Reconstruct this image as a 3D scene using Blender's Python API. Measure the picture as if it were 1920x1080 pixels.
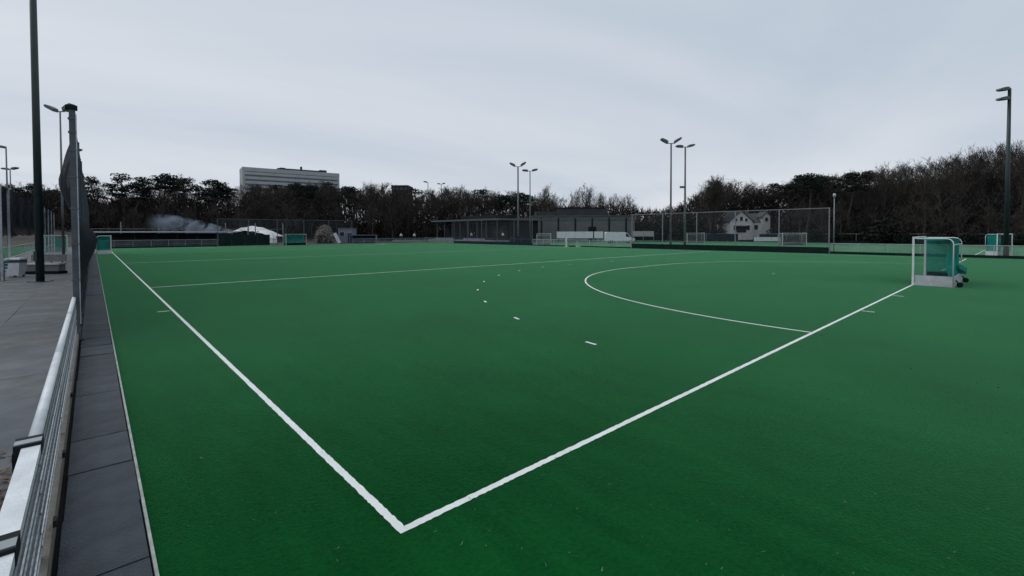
import bpy, math, random
import numpy as np
from mathutils import Vector, Matrix, Quaternion

# ------------------------------------------------------------------ camera
S = bpy.context.scene
COL = S.collection
for o in list(bpy.data.objects):
    bpy.data.objects.remove(o)
EYE = (-1.812, -3.356, 2.445)
YAW, PITCH, ROLL = math.radians(47.860), math.radians(-1.3135), math.radians(-0.146)
FPX, CX, CY = 869.53, 960.0, 455.24
fw = Vector((math.cos(YAW)*math.cos(PITCH), math.sin(YAW)*math.cos(PITCH), math.sin(PITCH)))
rt = Vector((math.sin(YAW), -math.cos(YAW), 0))
up = rt.cross(fw)
rt2 = rt*math.cos(ROLL) + up*math.sin(ROLL)
up2 = -rt*math.sin(ROLL) + up*math.cos(ROLL)
cd = bpy.data.cameras.new('camera')
cam = bpy.data.objects.new('camera', cd); COL.objects.link(cam)
cam.matrix_world = Matrix(((rt2.x, up2.x, -fw.x, EYE[0]), (rt2.y, up2.y, -fw.y, EYE[1]), (rt2.z, up2.z, -fw.z, EYE[2]), (0, 0, 0, 1)))
cd.sensor_width = 36; cd.sensor_fit = 'HORIZONTAL'; cd.lens = FPX/1920*36
cd.shift_x = 0; cd.shift_y = -(540-CY)/1920
cd.clip_start = 0.05; cd.clip_end = 6000
S.camera = cam

# ------------------------------------------------------------------ light
SUN_EL, SUN_AZ = math.radians(50), math.radians(118)       # azimuth from +X towards +Y
w = bpy.data.worlds.new('World'); S.world = w; w.use_nodes = True
nt = w.node_tree; nt.nodes.clear(); N = nt.nodes.new; L = nt.links.new
tc = N('ShaderNodeTexCoord')
sky = N('ShaderNodeTexSky'); sky.sky_type = 'NISHITA'; sky.sun_disc = False
sky.sun_elevation = SUN_EL; sky.sun_rotation = math.pi/2 - SUN_AZ
sep = N('ShaderNodeSeparateXYZ'); L(tc.outputs['Generated'], sep.inputs[0])
ab = N('ShaderNodeMath'); ab.operation = 'ABSOLUTE'; L(sep.outputs['Z'], ab.inputs[0])
ad = N('ShaderNodeMath'); ad.operation = 'ADD'; L(ab.outputs[0], ad.inputs[0]); ad.inputs[1].default_value = 0.10
dv = N('ShaderNodeVectorMath'); dv.operation = 'DIVIDE'; L(tc.outputs['Generated'], dv.inputs[0])
cb = N('ShaderNodeCombineXYZ')
for i in range(3): L(ad.outputs[0], cb.inputs[i])
L(cb.outputs[0], dv.inputs[1])                                # project the view onto a flat cloud layer
mp = N('ShaderNodeMapping'); L(dv.outputs[0], mp.inputs[0])
mp.inputs['Rotation'].default_value = (0, 0, math.radians(20)); mp.inputs['Scale'].default_value = (.30, .62, .5); mp.inputs['Location'].default_value = (9.9, 6.3, 8.1)
n1 = N('ShaderNodeTexNoise'); L(mp.outputs[0], n1.inputs['Vector'])
n1.inputs['Scale'].default_value = 0.8; n1.inputs['Detail'].default_value = 6; n1.inputs['Roughness'].default_value = .52
n1.inputs['Distortion'].default_value = .5
cr = N('ShaderNodeValToRGB'); L(n1.outputs['Fac'], cr.inputs[0])
cr.color_ramp.elements[0].position = .30; cr.color_ramp.elements[0].color = (.505, .582, .680, 1)
cr.color_ramp.elements[1].position = .74; cr.color_ramp.elements[1].color = (.725, .755, .805, 1)
# the thin bright edge of the overcast, low over the horizon all round
hz = N('ShaderNodeMapRange'); L(ab.outputs[0], hz.inputs[0])
hz.inputs[1].default_value = .0; hz.inputs[2].default_value = .17; hz.inputs[3].default_value = 1; hz.inputs[4].default_value = 0
n2 = N('ShaderNodeTexNoise'); mp2 = N('ShaderNodeMapping'); L(tc.outputs['Generated'], mp2.inputs[0])
mp2.inputs['Scale'].default_value = (1.0, 1.0, 3.2); mp2.inputs['Location'].default_value = (15.3, 20.7, 8.1); L(mp2.outputs[0], n2.inputs['Vector'])
n2.inputs['Scale'].default_value = 2.3; n2.inputs['Detail'].default_value = 5
r2 = N('ShaderNodeMapRange'); L(n2.outputs['Fac'], r2.inputs[0]); r2.inputs[1].default_value = .34; r2.inputs[2].default_value = .70
mu = N('ShaderNodeMath'); mu.operation = 'MULTIPLY'; L(hz.outputs[0], mu.inputs[0]); L(r2.outputs[0], mu.inputs[1])
m1 = N('ShaderNodeMix'); m1.data_type = 'RGBA'; L(mu.outputs[0], m1.inputs[0]); L(cr.outputs[0], m1.inputs[6])
m1.inputs[7].default_value = (.84, .85, .885, 1)
sc_ = N('ShaderNodeVectorMath'); sc_.operation = 'SCALE'; L(m1.outputs[2], sc_.inputs[0]); sc_.inputs['Scale'].default_value = 10.0
m2 = N('ShaderNodeMix'); m2.data_type = 'RGBA'; m2.inputs[0].default_value = .96
L(sky.outputs[0], m2.inputs[6]); L(sc_.outputs[0], m2.inputs[7])
bg = N('ShaderNodeBackground'); L(m2.outputs[2], bg.inputs[0]); bg.inputs[1].default_value = 0.1
ow = N('ShaderNodeOutputWorld'); L(bg.outputs[0], ow.inputs[0])

sd = bpy.data.lights.new('sun', 'SUN'); sd.energy = 1.2; sd.angle = math.radians(45); sd.color = (1, .97, .93)
sun = bpy.data.objects.new('sun', sd); COL.objects.link(sun)
dirv = Vector((-math.cos(SUN_EL)*math.cos(SUN_AZ), -math.cos(SUN_EL)*math.sin(SUN_AZ), -math.sin(SUN_EL)))
sun.rotation_euler = dirv.to_track_quat('-Z', 'Y').to_euler()
S.view_settings.view_transform = 'Standard'; S.view_settings.look = 'None'
S.view_settings.gamma = 1; S.view_settings.exposure = 0; S.view_settings.use_curve_mapping = False

# ------------------------------------------------------------------ helpers
def XY(u, depth):
    """ground position seen in photo column u at a given depth along the view"""
    s = (u-CX)/FPX*depth
    return (EYE[0] + math.cos(YAW)*depth + math.sin(YAW)*s, EYE[1] + math.sin(YAW)*depth - math.cos(YAW)*s)
def ZZ(v, depth):
    return EYE[2] + (435.3-v)/FPX*depth
def onX(u, X):
    """(Y, depth) where column u meets the plane x = X"""
    k = (u-CX)/FPX
    d = (X-EYE[0])/(math.cos(YAW)+math.sin(YAW)*k)
    return XY(u, d)[1], d
FACE = YAW - math.pi/2           # local +x to the viewer's right, local -y towards the viewer

def mat(name, col, rough=.7, var=0.0, scale=3.0, bump=0.0, bscale=30.0, alpha=1.0, metal=0.0, col2=None, spec=.5, sheen=0.0, detail=4):
    m = bpy.data.materials.new(name); m.use_nodes = True
    n = m.node_tree; b = n.nodes['Principled BSDF']
    b.inputs['Base Color'].default_value = (*col, 1); b.inputs['Roughness'].default_value = rough
    b.inputs['Metallic'].default_value = metal; b.inputs['Specular IOR Level'].default_value = spec
    if sheen:
        b.inputs['Sheen Weight'].default_value = sheen; b.inputs['Sheen Roughness'].default_value = .45
    t = n.nodes.new('ShaderNodeTexCoord')
    if var or col2:
        nz = n.nodes.new('ShaderNodeTexNoise'); nz.inputs['Scale'].default_value = scale; nz.inputs['Detail'].default_value = detail
        nz.inputs['Roughness'].default_value = .6
        n.links.new(t.outputs['Object'], nz.inputs['Vector'])
        r = n.nodes.new('ShaderNodeValToRGB'); n.links.new(nz.outputs['Fac'], r.inputs[0])
        r.color_ramp.elements[0].position = .32; r.color_ramp.elements[1].position = .68
        if col2:
            a, c = col, col2
        else:
            a = [x*(1-var) for x in col]; c = [min(1, x*(1+var)) for x in col]
        r.color_ramp.elements[0].color = (*a, 1); r.color_ramp.elements[1].color = (*c, 1)
        n.links.new(r.outputs[0], b.inputs['Base Color'])
    if bump:
        nb = n.nodes.new('ShaderNodeTexNoise'); nb.inputs['Scale'].default_value = bscale; nb.inputs['Detail'].default_value = 3
        n.links.new(t.outputs['Object'], nb.inputs['Vector'])
        bp = n.nodes.new('ShaderNodeBump'); bp.inputs['Strength'].default_value = bump; bp.inputs['Distance'].default_value = .02
        n.links.new(nb.outputs['Fac'], bp.inputs['Height']); n.links.new(bp.outputs[0], b.inputs['Normal'])
    if alpha < 1:
        b.inputs['Alpha'].default_value = alpha
    return m

M = {}
M['white'] = mat('white_paint', (.66, .68, .69), .45, .10, 4)
M['line'] = mat('line_fibre', (.66, .72, .70), .9, 0, 3.2, .5, 160, col2=(.80, .83, .82), spec=.1, detail=9)
M['galv'] = mat('galvanised_steel', (.40, .43, .46), .42, .18, 5, metal=.35)
M['galv_dark'] = mat('weathered_steel', (.20, .225, .245), .5, .2, 4, metal=.25)
M['rail'] = mat('pale_aluminium', (.48, .52, .55), .5, 0, 5, .2, 60, metal=.1, col2=(.63, .67, .70), detail=9)
M['dark_green'] = mat('dark_green_paint', (.012, .028, .03), .45, .2, 3)
M['pole_grey'] = mat('mast_grey', (.13, .14, .15), .5, .15, 2)
M['lamp'] = mat('lamp_housing', (.09, .10, .11), .5, .2, 3)
M['glass_lamp'] = mat('lamp_glass', (.35, .37, .38), .15)
M['steel_dark'] = mat('dark_steel', (.085, .10, .115), .55, .25, 4, spec=.25)
M['black'] = mat('black_rubber', (.014, .017, .02), .7, .25, 4, spec=.08)
M['board_dark'] = mat('dark_hoarding', (.010, .020, .021), .7, .3, 1.5, spec=.08)
M['slate'] = mat('slate_slab', (.020, .031, .044), .75, .40, 3.2, .8, 55)
M['slate2'] = mat('slate_slab_pale', (.026, .037, .050), .75, .42, 2.7, .8, 55)
M['slate3'] = mat('slate_slab_dark', (.017, .026, .037), .75, .45, 4.1, .8, 55)
M['kerb'] = mat('concrete_kerb', (.12, .115, .10), .85, .25, 5, .5, 60)
M['edge'] = mat('pale_edging', (.30, .33, .31), .8, .3, 6)
M['board_white'] = mat('white_board', (.62, .65, .68), .5, .08, 2)
M['board_scuffed'] = mat('scuffed_board', (.34, .37, .39), .6, 0, 3.5, .2, 30, col2=(.52, .55, .58), detail=8)
M['board_pink'] = mat('faded_board', (.33, .32, .335), .6, .1, 2)
M['board_navy'] = mat('navy_board', (.016, .025, .042), .6, .25, 1.5, spec=.08)
M['board_blue'] = mat('blue_grey_board', (.15, .18, .235), .6, .2, 1)
M['bin'] = mat('bin_plastic', (.68, .70, .74), .45, .06, 3)
M['teal'] = mat('teal_paint', (.015, .13, .15), .55, .2, 3)
M['concrete'] = mat('concrete', (.20, .205, .205), .85, .2, 2, .4, 20)
M['hospital'] = mat('hospital_panel', (.35, .372, .395), .8, .10, .2)
M['hosp_glass'] = mat('hospital_glass', (.13, .145, .16), .5, .2, .3)
M['roof_dark'] = mat('dark_roof', (.028, .033, .038), .7, .25, .8)
M['fascia'] = mat('grey_fascia', (.085, .092, .10), .7, .1, 1)
M['wall_grey'] = mat('grey_cladding', (.115, .12, .125), .8, .15, .5)
M['wall_dark'] = mat('dark_cladding', (.020, .024, .026), .7, .25, .6, spec=.08)
M['wall_white'] = mat('white_render', (.54, .55, .55), .85, .14, .8)
M['glass'] = mat('window_glass', (.018, .022, .027), .12)
M['roof_tile'] = mat('slate_roof', (.05, .055, .062), .75, .25, 2)
M['tent'] = mat('tent_canvas', (.74, .76, .78), .7, .08, .8)
M['bark'] = mat('bark', (.062, .055, .050), .9, .3, 1.2, spec=.08)
M['bark_pine'] = mat('pine_bark', (.042, .034, .030), .9, .35, 1)
M['twig'] = mat('twig', (.058, .051, .046), .9, .3, .4, spec=.08)
M['needle'] = mat('pine_needle', (.015, .022, .019), .8, .45, .35, spec=.08)
M['shrub'] = mat('shrub_leaf', (.016, .021, .017), .8, .5, .4, spec=.08)
M['brush'] = mat('undergrowth', (.029, .0265, .0255), .95, .4, .15, spec=.08)
M['litter'] = mat('leaf_litter', (.12, .075, .045), .9, .5, 6)
M['skin'] = mat('skin', (.45, .28, .21), .6)
M['hair'] = mat('hair', (.03, .02, .015), .7)
M['cloth_dark'] = mat('dark_trousers', (.015, .017, .022), .9)
M['cloth_white'] = mat('white_jacket', (.62, .63, .66), .9)
M['ply'] = mat('heap_wood', (.16, .13, .115), .9, .6, .7)
M['ply_pale'] = mat('heap_offcut', (.42, .40, .385), .85, .3, 1)

def net_mat(name, col, alpha, scale):
    """fine netting: threads far thinner than a pixel, so coverage is a fraction"""
    m = mat(name, col, .9, .35, scale)
    n = m.node_tree; b = n.nodes['Principled BSDF']; b.inputs['Alpha'].default_value = alpha; b.inputs['Specular IOR Level'].default_value = .08
    return m
M['net_dark'] = net_mat('dark_netting', (.010, .015, .021), .84, 3.5)
M['net_bunch'] = net_mat('bunched_netting', (.010, .015, .020), .96, 9)
M['net_goal'] = net_mat('teal_goal_net', (.008, .230, .190), .74, 1.2)
M['net_faint'] = net_mat('faint_side_net', (.10, .20, .18), .14, 1.2)
M['net_white'] = net_mat('pale_goal_net', (.30, .34, .34), .22, 1.2)
M['net_thin'] = net_mat('thin_catch_net', (.14, .15, .16), .10, 1.2)
M['mesh_pale'] = net_mat('pale_fence_mesh', (.30, .335, .34), .30, .8)
M['mesh_grey'] = net_mat('grey_fence_mesh', (.16, .18, .20), .34, .8)

# ---- turf
def turf_mat(name, base, lo, hi):
    m = bpy.data.materials.new(name); m.use_nodes = True
    n = m.node_tree; b = n.nodes['Principled BSDF']; NN = n.nodes.new; LL = n.links.new
    t = NN('ShaderNodeTexCoord')
    big = NN('ShaderNodeTexNoise'); big.inputs['Scale'].default_value = .22; big.inputs['Detail'].default_value = 6; big.inputs['Roughness'].default_value = .62
    LL(t.outputs['Object'], big.inputs['Vector'])
    mpn = NN('ShaderNodeMapping'); mpn.inputs['Scale'].default_value = (1.4, .25, 1); mpn.inputs['Rotation'].default_value = (0, 0, .05); LL(t.outputs['Object'], mpn.inputs[0])
    mid = NN('ShaderNodeTexNoise'); mid.inputs['Scale'].default_value = 2.6; mid.inputs['Detail'].default_value = 5; LL(mpn.outputs[0], mid.inputs['Vector'])
    fine = NN('ShaderNodeTexNoise'); fine.inputs['Scale'].default_value = 95; fine.inputs['Detail'].default_value = 3; LL(t.outputs['Object'], fine.inputs['Vector'])
    tuft = NN('ShaderNodeTexNoise'); tuft.inputs['Scale'].default_value = 24; tuft.inputs['Detail'].default_value = 4; LL(t.outputs['Object'], tuft.inputs['Vector'])
    def mad(a, k, c):
        x = NN('ShaderNodeMath'); x.operation = 'MULTIPLY_ADD'; LL(a, x.inputs[0]); x.inputs[1].default_value = k
        if isinstance(c, float): x.inputs[2].default_value = c
        else: LL(c, x.inputs[2])
        return x.outputs[0]
    v = mad(big.outputs['Fac'], .75, -.395)
    v = mad(mid.outputs['Fac'], .38, v)
    v = mad(tuft.outputs['Fac'], .50, v)
    v = mad(fine.outputs['Fac'], .42, v)
    r = NN('ShaderNodeValToRGB'); LL(v, r.inputs[0])
    e = r.color_ramp.elements
    e[0].position = .30; e[0].color = (*lo, 1); e[1].position = .86; e[1].color = (*hi, 1)
    x = e.new(.55); x.color = (*base, 1)
    LL(r.outputs[0], b.inputs['Base Color'])
    b.inputs['Roughness'].default_value = .75; b.inputs['Specular IOR Level'].default_value = .0
    b.inputs['Sheen Weight'].default_value = .56; b.inputs['Sheen Roughness'].default_value = .255
    b.inputs['Sheen Tint'].default_value = (.37, .95, .53, 1)
    h = mad(tuft.outputs['Fac'], .6, fine.outputs['Fac'])
    bp = NN('ShaderNodeBump'); bp.inputs['Strength'].default_value = .55; bp.inputs['Distance'].default_value = .012
    LL(h, bp.inputs['Height']); LL(bp.outputs[0], b.inputs['Normal'])
    return m
M['turf'] = turf_mat('hockey_turf', (.0026, .046, .0102), (.0013, .024, .0050), (.0050, .076, .0170))
M['turf2'] = turf_mat('second_turf', (.010, .075, .025), (.007, .055, .018), (.015, .095, .033))

def paving_mat():
    m = bpy.data.materials.new('grey_paving'); m.use_nodes = True
    n = m.node_tree; b = n.nodes['Principled BSDF']; NN = n.nodes.new; LL = n.links.new
    t = NN('ShaderNodeTexCoord')
    a = NN('ShaderNodeTexNoise'); a.inputs['Scale'].default_value = .55; a.inputs['Detail'].default_value = 7; a.inputs['Roughness'].default_value = .65; LL(t.outputs['Object'], a.inputs['Vector'])
    r = NN('ShaderNodeValToRGB'); LL(a.outputs['Fac'], r.inputs[0])
    r.color_ramp.elements[0].position = .3; r.color_ramp.elements[0].color = (.050, .059, .070, 1)
    r.color_ramp.elements[1].position = .72; r.color_ramp.elements[1].color = (.100, .112, .124, 1)
    s = NN('ShaderNodeTexNoise'); s.inputs['Scale'].default_value = 140; LL(t.outputs['Object'], s.inputs['Vector'])
    mx = NN('ShaderNodeMix'); mx.data_type = 'RGBA'; mx.blend_type = 'OVERLAY'; mx.inputs[0].default_value = .35
    LL(r.outputs[0], mx.inputs[6]); LL(s.outputs['Color'], mx.inputs[7])
    LL(mx.outputs[2], b.inputs['Base Color']); b.inputs['Roughness'].default_value = .8
    bp = NN('ShaderNodeBump'); bp.inputs['Strength'].default_value = .3; bp.inputs['Distance'].default_value = .01
    LL(s.outputs['Fac'], bp.inputs['Height']); LL(bp.outputs[0], b.inputs['Normal'])
    return m
M['paving'] = paving_mat()
M['soil'] = mat('woodland_floor', (.030, .026, .021), .95, .4, .15)

class MB:
    def __init__(self): self.v = []; self.f = []
    def add(self, vs, fs):
        k = len(self.v); self.v += [tuple(p) for p in vs]; self.f += [tuple(i+k for i in f) for f in fs]; return self
    def box(self, c, s, rz=0.0):
        x, y, z = s[0]/2, s[1]/2, s[2]/2
        vs = []
        cs, sn = math.cos(rz), math.sin(rz)
        for dz in (-z, z):
            for dx, dy in ((-x, -y), (x, -y), (x, y), (-x, y)):
                vs.append((c[0]+dx*cs-dy*sn, c[1]+dx*sn+dy*cs, c[2]+dz))
        return self.add(vs, [(3, 2, 1, 0), (4, 5, 6, 7), (0, 1, 5, 4), (1, 2, 6, 5), (2, 3, 7, 6), (3, 0, 4, 7)])
    def bar(self, p, q, wdt, hgt=None, upv=(0, 0, 1)):
        """rectangular bar from p to q"""
        p, q = Vector(p), Vector(q); hgt = hgt or wdt
        d = (q-p).normalized(); u = Vector(upv)
        if abs(d.dot(u)) > .99: u = Vector((0, 1, 0))
        s = d.cross(u).normalized(); t = s.cross(d)
        vs = []
        for c in (p, q):
            for a, b in ((-1, -1), (1, -1), (1, 1), (-1, 1)): vs.append(c+s*a*wdt/2+t*b*hgt/2)
        return self.add(vs, [(0, 1, 2, 3), (7, 6, 5, 4), (0, 4, 5, 1), (1, 5, 6, 2), (2, 6, 7, 3), (3, 7, 4, 0)])
    def tube(self, pts, r, n=8, cap=True):
        pts = [Vector(p) for p in pts]
        if not isinstance(r, (list, tuple)): r = [r]*len(pts)
        vs = []; fs = []
        ref = None
        for i, p in enumerate(pts):
            d = (pts[min(i+1, len(pts)-1)] - pts[max(i-1, 0)]).normalized()
            if ref is None: ref = Vector((0, 0, 1)) if abs(d.z) < .9 else Vector((1, 0, 0))
            a = (ref - d*ref.dot(d)).normalized(); b = d.cross(a); ref = a
            for k in range(n):
                t = 2*math.pi*k/n; vs.append(p + (a*math.cos(t)+b*math.sin(t))*r[i])
        for i in range(len(pts)-1):
            for k in range(n):
                k2 = (k+1) % n; fs.append((i*n+k, i*n+k2, (i+1)*n+k2, (i+1)*n+k))
        if cap:
            fs.append(tuple(range(n-1, -1, -1))); fs.append(tuple((len(pts)-1)*n+k for k in range(n)))
        return self.add(vs, fs)
    def quad(self, a, b, c, d): return self.add((a, b, c, d), [(0, 1, 2, 3)])
    def mesh(self, name, m, smooth=False):
        me = bpy.data.meshes.new(name); me.from_pydata(self.v, [], self.f); me.update()
        if m is not None: me.materials.append(m)
        if smooth: me.polygons.foreach_set('use_smooth', [True]*len(me.polygons))
        return me
    def build(self, name, m, parent=None, smooth=False, loc=None):
        o = bpy.data.objects.new(name, self.mesh(name, m, smooth)); COL.objects.link(o)
        if parent is not None: o.parent = parent
        if loc is not None: o.location = loc
        return o
def link(name, me, parent=None, loc=(0, 0, 0), rz=0):
    o = bpy.data.objects.new(name, me); COL.objects.link(o); o.parent = parent; o.location = loc; o.rotation_euler = (0, 0, rz); return o
def tag(o, label, cat, group=None, kind=None):
    o['label'] = label; o['category'] = cat
    if group: o['group'] = group
    if kind: o['kind'] = kind
    return o
def thing(name, label, cat, loc=(0, 0, 0), rz=0, group=None):
    o = bpy.data.objects.new(name, None); COL.objects.link(o); o.location = loc; o.rotation_euler = (0, 0, rz)
    o.empty_display_size = .2
    return tag(o, label, cat, group)
def struct(o): o['kind'] = 'structure'; return o
def kids(o): return [c for c in bpy.data.objects if c.parent == o]
def copy_tree(o, parent=None, ch=None):
    c = o.copy(); COL.objects.link(c); c.parent = parent
    for k in kids(o): copy_tree(k, c)
    return c
def sheet(name, x0, x1, y0, y1, z, m):
    return struct(MB().quad((x0, y0, z), (x1, y0, z), (x1, y1, z), (x0, y1, z)).build(name, m))

# ------------------------------------------------------------------ ground
def sstep(a, b, x):
    t = min(1, max(0, (x-a)/(b-a))); return t*t*(3-2*t)
RX0, RX1, RY0, RY1 = -75, 116, -40, 108
def hill(x, y):
    dx = max(RX0-x, 0, x-RX1); dy = max(RY0-y, 0, y-RY1)
    d = math.hypot(dx, dy)
    h = 6.5*sstep(6, 90, d) + 5.5*sstep(8, 48, max(0, x-RX1))*sstep(70, 20, y)
    h += sstep(10, 60, d)*(.8*math.sin(x*.045+1.3)*math.cos(y*.038) + .5*math.sin(x*.11+y*.07))
    return h - .06
def axis(lo, hi):
    a = [-2600, -1800, -1200, -800, -560]
    a += list(np.arange(-400, 401, 8.0)) + [470, 560, 800, 1200, 1800, 2600]
    return a
ax = axis(0, 0); g = MB(); n_ = len(ax)
for y in ax:
    for x in ax: g.v.append((x, y, hill(x, y)))
for j in range(n_-1):
    for i in range(n_-1): g.f.append((j*n_+i, j*n_+i+1, (j+1)*n_+i+1, (j+1)*n_+i))
struct(g.build('ground', M['soil'], smooth=True))

sheet('hockey_pitch', -1.5, 58.3, -9, 94.9, 0, M['turf'])
sheet('second_pitch', 58.3, 112.5, -9, 94.9, 0, M['turf2'])
sheet('neighbour_pitch', -72, -8.2, 52, 150, 0, M['turf2'])
pav = sheet('paving', -40, -2.115, -9, 52, -.012, M['paving'])
RP = random.Random(12); pvm = []
for k, (a, c) in enumerate((((.052, .063, .075), (.112, .126, .140)), ((.064, .075, .086), (.126, .139, .152)), ((.046, .057, .068), (.100, .114, .128)), ((.060, .070, .078), (.118, .129, .137)))):
    m_ = mat('paving_slab_%s' % 'abcd'[k], a, .82, 0, .9+.3*k, .45, 70, col2=c, detail=8); pvm.append(MB().box((0, 0, 0), (1.494, 1.494, .05)).mesh('paving_slab', m_))
for i in range(5):
    for j in range(27):
        c = link('paving_slab', RP.choice(pvm), pav, (-2.115-.75-1.5*i, -3.2+1.5*j, -.021+RP.uniform(-.004, .004)))
        c.rotation_euler = (RP.uniform(-.003, .003), RP.uniform(-.003, .003), RP.choice((0, math.pi/2, math.pi)))
sheet('path', -8.2, -2.115, 52, 108, 0, M['paving'])
# painted lines
Z = .004
LW = .072
RL = random.Random(31)
def line(x0, x1, y0, y1, z=Z):
    """a tufted white line: its edges wander by a few millimetres where green fibres cross them"""
    b = MB(); along_x = (x1-x0) > (y1-y0); Ld = max(x1-x0, y1-y0); n = max(1, int(min(Ld, 30)/.035))
    ts = [min(Ld, 30)*i/n for i in range(n+1)] + ([Ld] if Ld > 30 else [])
    for k, t in enumerate(ts):
        e = .0055 if 0 < k < len(ts)-1 else 0
        a, c = RL.uniform(-e, e), RL.uniform(-e, e)
        if along_x: b.v += [(x0+t, y0+a, z), (x0+t, y1+c, z)]
        else: b.v += [(x1+c, y0+t, z), (x0+a, y0+t, z)]
    for k in range(len(ts)-1): b.f.append((2*k, 2*k+2, 2*k+3, 2*k+1))
    return struct(b.build('pitch_line', M['line']))
line(0, LW, 0, 91.4); line(55-LW, 55, 0, 91.4)
line(LW, 55-LW, 0, LW); line(LW, 55-LW, 91.4-LW, 91.4)
for y in (22.9, 45.7, 68.5): line(LW, 55-LW, y-.045, y+.045)
for y in (14.63,): line(-.36, -.04, y-.04, y+.04)
for x in (20.67, 15.67, 34.33): line(x-.04, x+.04, -.36, -.04)
def arc(cx, cy, r, a0, a1, m='pitch_line', steps=None):
    b = MB(); k = steps or max(2, int(abs(a1-a0)/2))
    for i in range(k+1):
        a = math.radians(a0+(a1-a0)*i/k)
        b.v.append((cx+(r-.0375)*math.cos(a), cy+(r-.0375)*math.sin(a), Z)); b.v.append((cx+(r+.0375)*math.cos(a), cy+(r+.0375)*math.sin(a), Z))
    for i in range(k): b.f.append((2*i, 2*i+1, 2*i+3, 2*i+2))
    o = b.build(m, M['line']); return struct(o)
arc(25.67, 0, 14.63, 90, 179.8); arc(29.33, 0, 14.63, .2, 90); line(25.67, 29.33, 14.5925, 14.6675)
arc(25.67, 91.4, 14.63, 180.2, 270); arc(29.33, 91.4, 14.63, 270, 359.8); line(25.67, 29.33, 76.7325, 76.8075)
for k in range(9):
    a = 171.2-9.85*k; h_ = math.degrees(.16/19.63)
    arc(25.67, 0, 19.63, a-h_, a+h_, 'pitch_line', 2)
    arc(29.33, 0, 19.63, 180-a-h_, 180-a+h_, 'pitch_line', 2)
b = MB(); b.v = [(27.5, 6.4, Z)] + [(27.5+.075*math.cos(t), 6.4+.075*math.sin(t), Z) for t in np.linspace(0, 6.283, 13)[:-1]]
b.f = [tuple(range(1, 13))]; struct(b.build('pitch_line', M['line']))
line(63, 84, -.04, .04); line(84.1, 84.18, 0, 91.4)
line(63, 110, 45.6, 45.7); line(63.0, 63.08, .1, 91)
# paver strip along the turf
strip = bpy.data.objects.new('paver_strip', None); COL.objects.link(strip); strip['kind'] = 'structure'
R = random.Random(4)
pv = [MB().box((0, 0, 0), (.50, .993, .06)).mesh('paver', M[k]) for k in ('slate', 'slate2', 'slate3')]
for i in range(100):
    y = -5.5+i
    c = bpy.data.objects.new('paver', R.choice(pv)); COL.objects.link(c); c.parent = strip
    c.location = (-1.785+R.uniform(-.004, .004), y+R.uniform(-.003, .003), -.004+R.uniform(-.004, .005))
    c.rotation_euler = (R.uniform(-.008, .008), R.uniform(-.010, .010), R.uniform(-.004, .004))
struct(MB().box((-1.5125, 44, .004), (.022, 102, .05)).build('edging', M['edge']))
sheet('strip_bed', -2.115, -1.5, -9, 95, -.045, M['black'])

# torn fibres and crumbs lying on the near turf
b = MB(); R = random.Random(19)
for i in range(300):
    d_ = 2.6+9*R.random()**1.6; k = R.uniform(-1.0, 1.05); x, y = XY(960+k*900, d_)
    if x < -1.4: continue
    n_b = R.choice((1, 1, 1, 2, 3)); 
    for q in range(n_b):
        a = R.uniform(0, 6.28); ln = R.uniform(.008, .028); wd = R.uniform(.001, .003); dx, dy = math.cos(a)*ln, math.sin(a)*ln; px, py = -math.sin(a)*wd, math.cos(a)*wd
        b.quad((x-px, y-py, .006), (x+px, y+py, .006), (x+dx+px, y+dy+py, .012+R.random()*.012), (x+dx-px, y+dy-py, .010))
o = b.build('turf_fibres', mat('loose_fibre', (.10, .19, .11), .9, .5, 20), None); tag(o, 'pale torn fibres scattered on the near green turf', 'fibres', None, 'stuff')

# ------------------------------------------------------------------ near railing on the left
XF = -2.085
fence = thing('boundary_railing', 'low metal railing with a pale top rail and wire bars beside the dark paver strip', 'railing', (XF, 0, 0))
MB().box((-.012, 3.6, .085), (.045, 15.4, .21)).build('kerb_board', M['kerb'], fence)
posts_y = [-3.1, -1.68, -.26, 1.17, 3.90, 6.5, 9.1]
for y in posts_y:
    p = MB().box((-.058, y, .47), (.05, .05, .94)).build('post', M['galv_dark'], fence)
for y in (-.26, 1.17):
    c = MB().box((-.072, y, .995), (.135, .17, .085)).box((-.125, y, .90), (.05, .06, .14)).build('clamp', M['black'], fence)
    MB().box((-.072, y-.03, 1.0405), (.13, .08, .006)).build('clamp_plate', M['galv_dark'], c)
rs = [(-3.1, -.35, 1), (-.17, 1.08, 1), (1.26, 4.43, 0), (4.45, 8.0, 0), (8.02, 11.0, 0)]
for a, b_, flat in rs:
    if flat: MB().box((-.055, (a+b_)/2, .992), (.092, b_-a, .055)).build('top_rail', M['rail'], fence)
    else: MB().tube([(-.057, a, .985), (-.057, b_, .985)], .037, 12).build('top_rail', M['rail'], fence, True)
gaps = [(-3.06, -1.72), (-1.64, -.30), (-.22, 1.13), (1.21, 3.86), (3.94, 6.46), (6.54, 9.06), (9.14, 10.92)]
for a, b_ in gaps:
    for k, z in enumerate((.27, .36, .50, .64, .73, .84, .925)):
        MB().bar((-.022, a-.03, z), (-.022, b_+.03, z), .008, .013).build('wire_bar', M[('galv_dark', 'galv', 'galv_dark', 'galv_dark', 'galv', 'galv_dark', 'galv_dark')[k]], fence)
    n_v = max(4, int((b_-a)/.10)); vb = MB()
    for i in range(n_v+1):
        y = a+(b_-a)*i/n_v; vb.bar((-.031, y, .20), (-.031, y, .955), .007)
    o = vb.build('wire_upright', M['galv_dark'], fence); o['kind'] = 'stuff'
for y in (1.62, 3.1, 5.4): MB().box((.022, y, .225), (.022, .09, .05)).build('latch', M['black'], fence)

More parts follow.
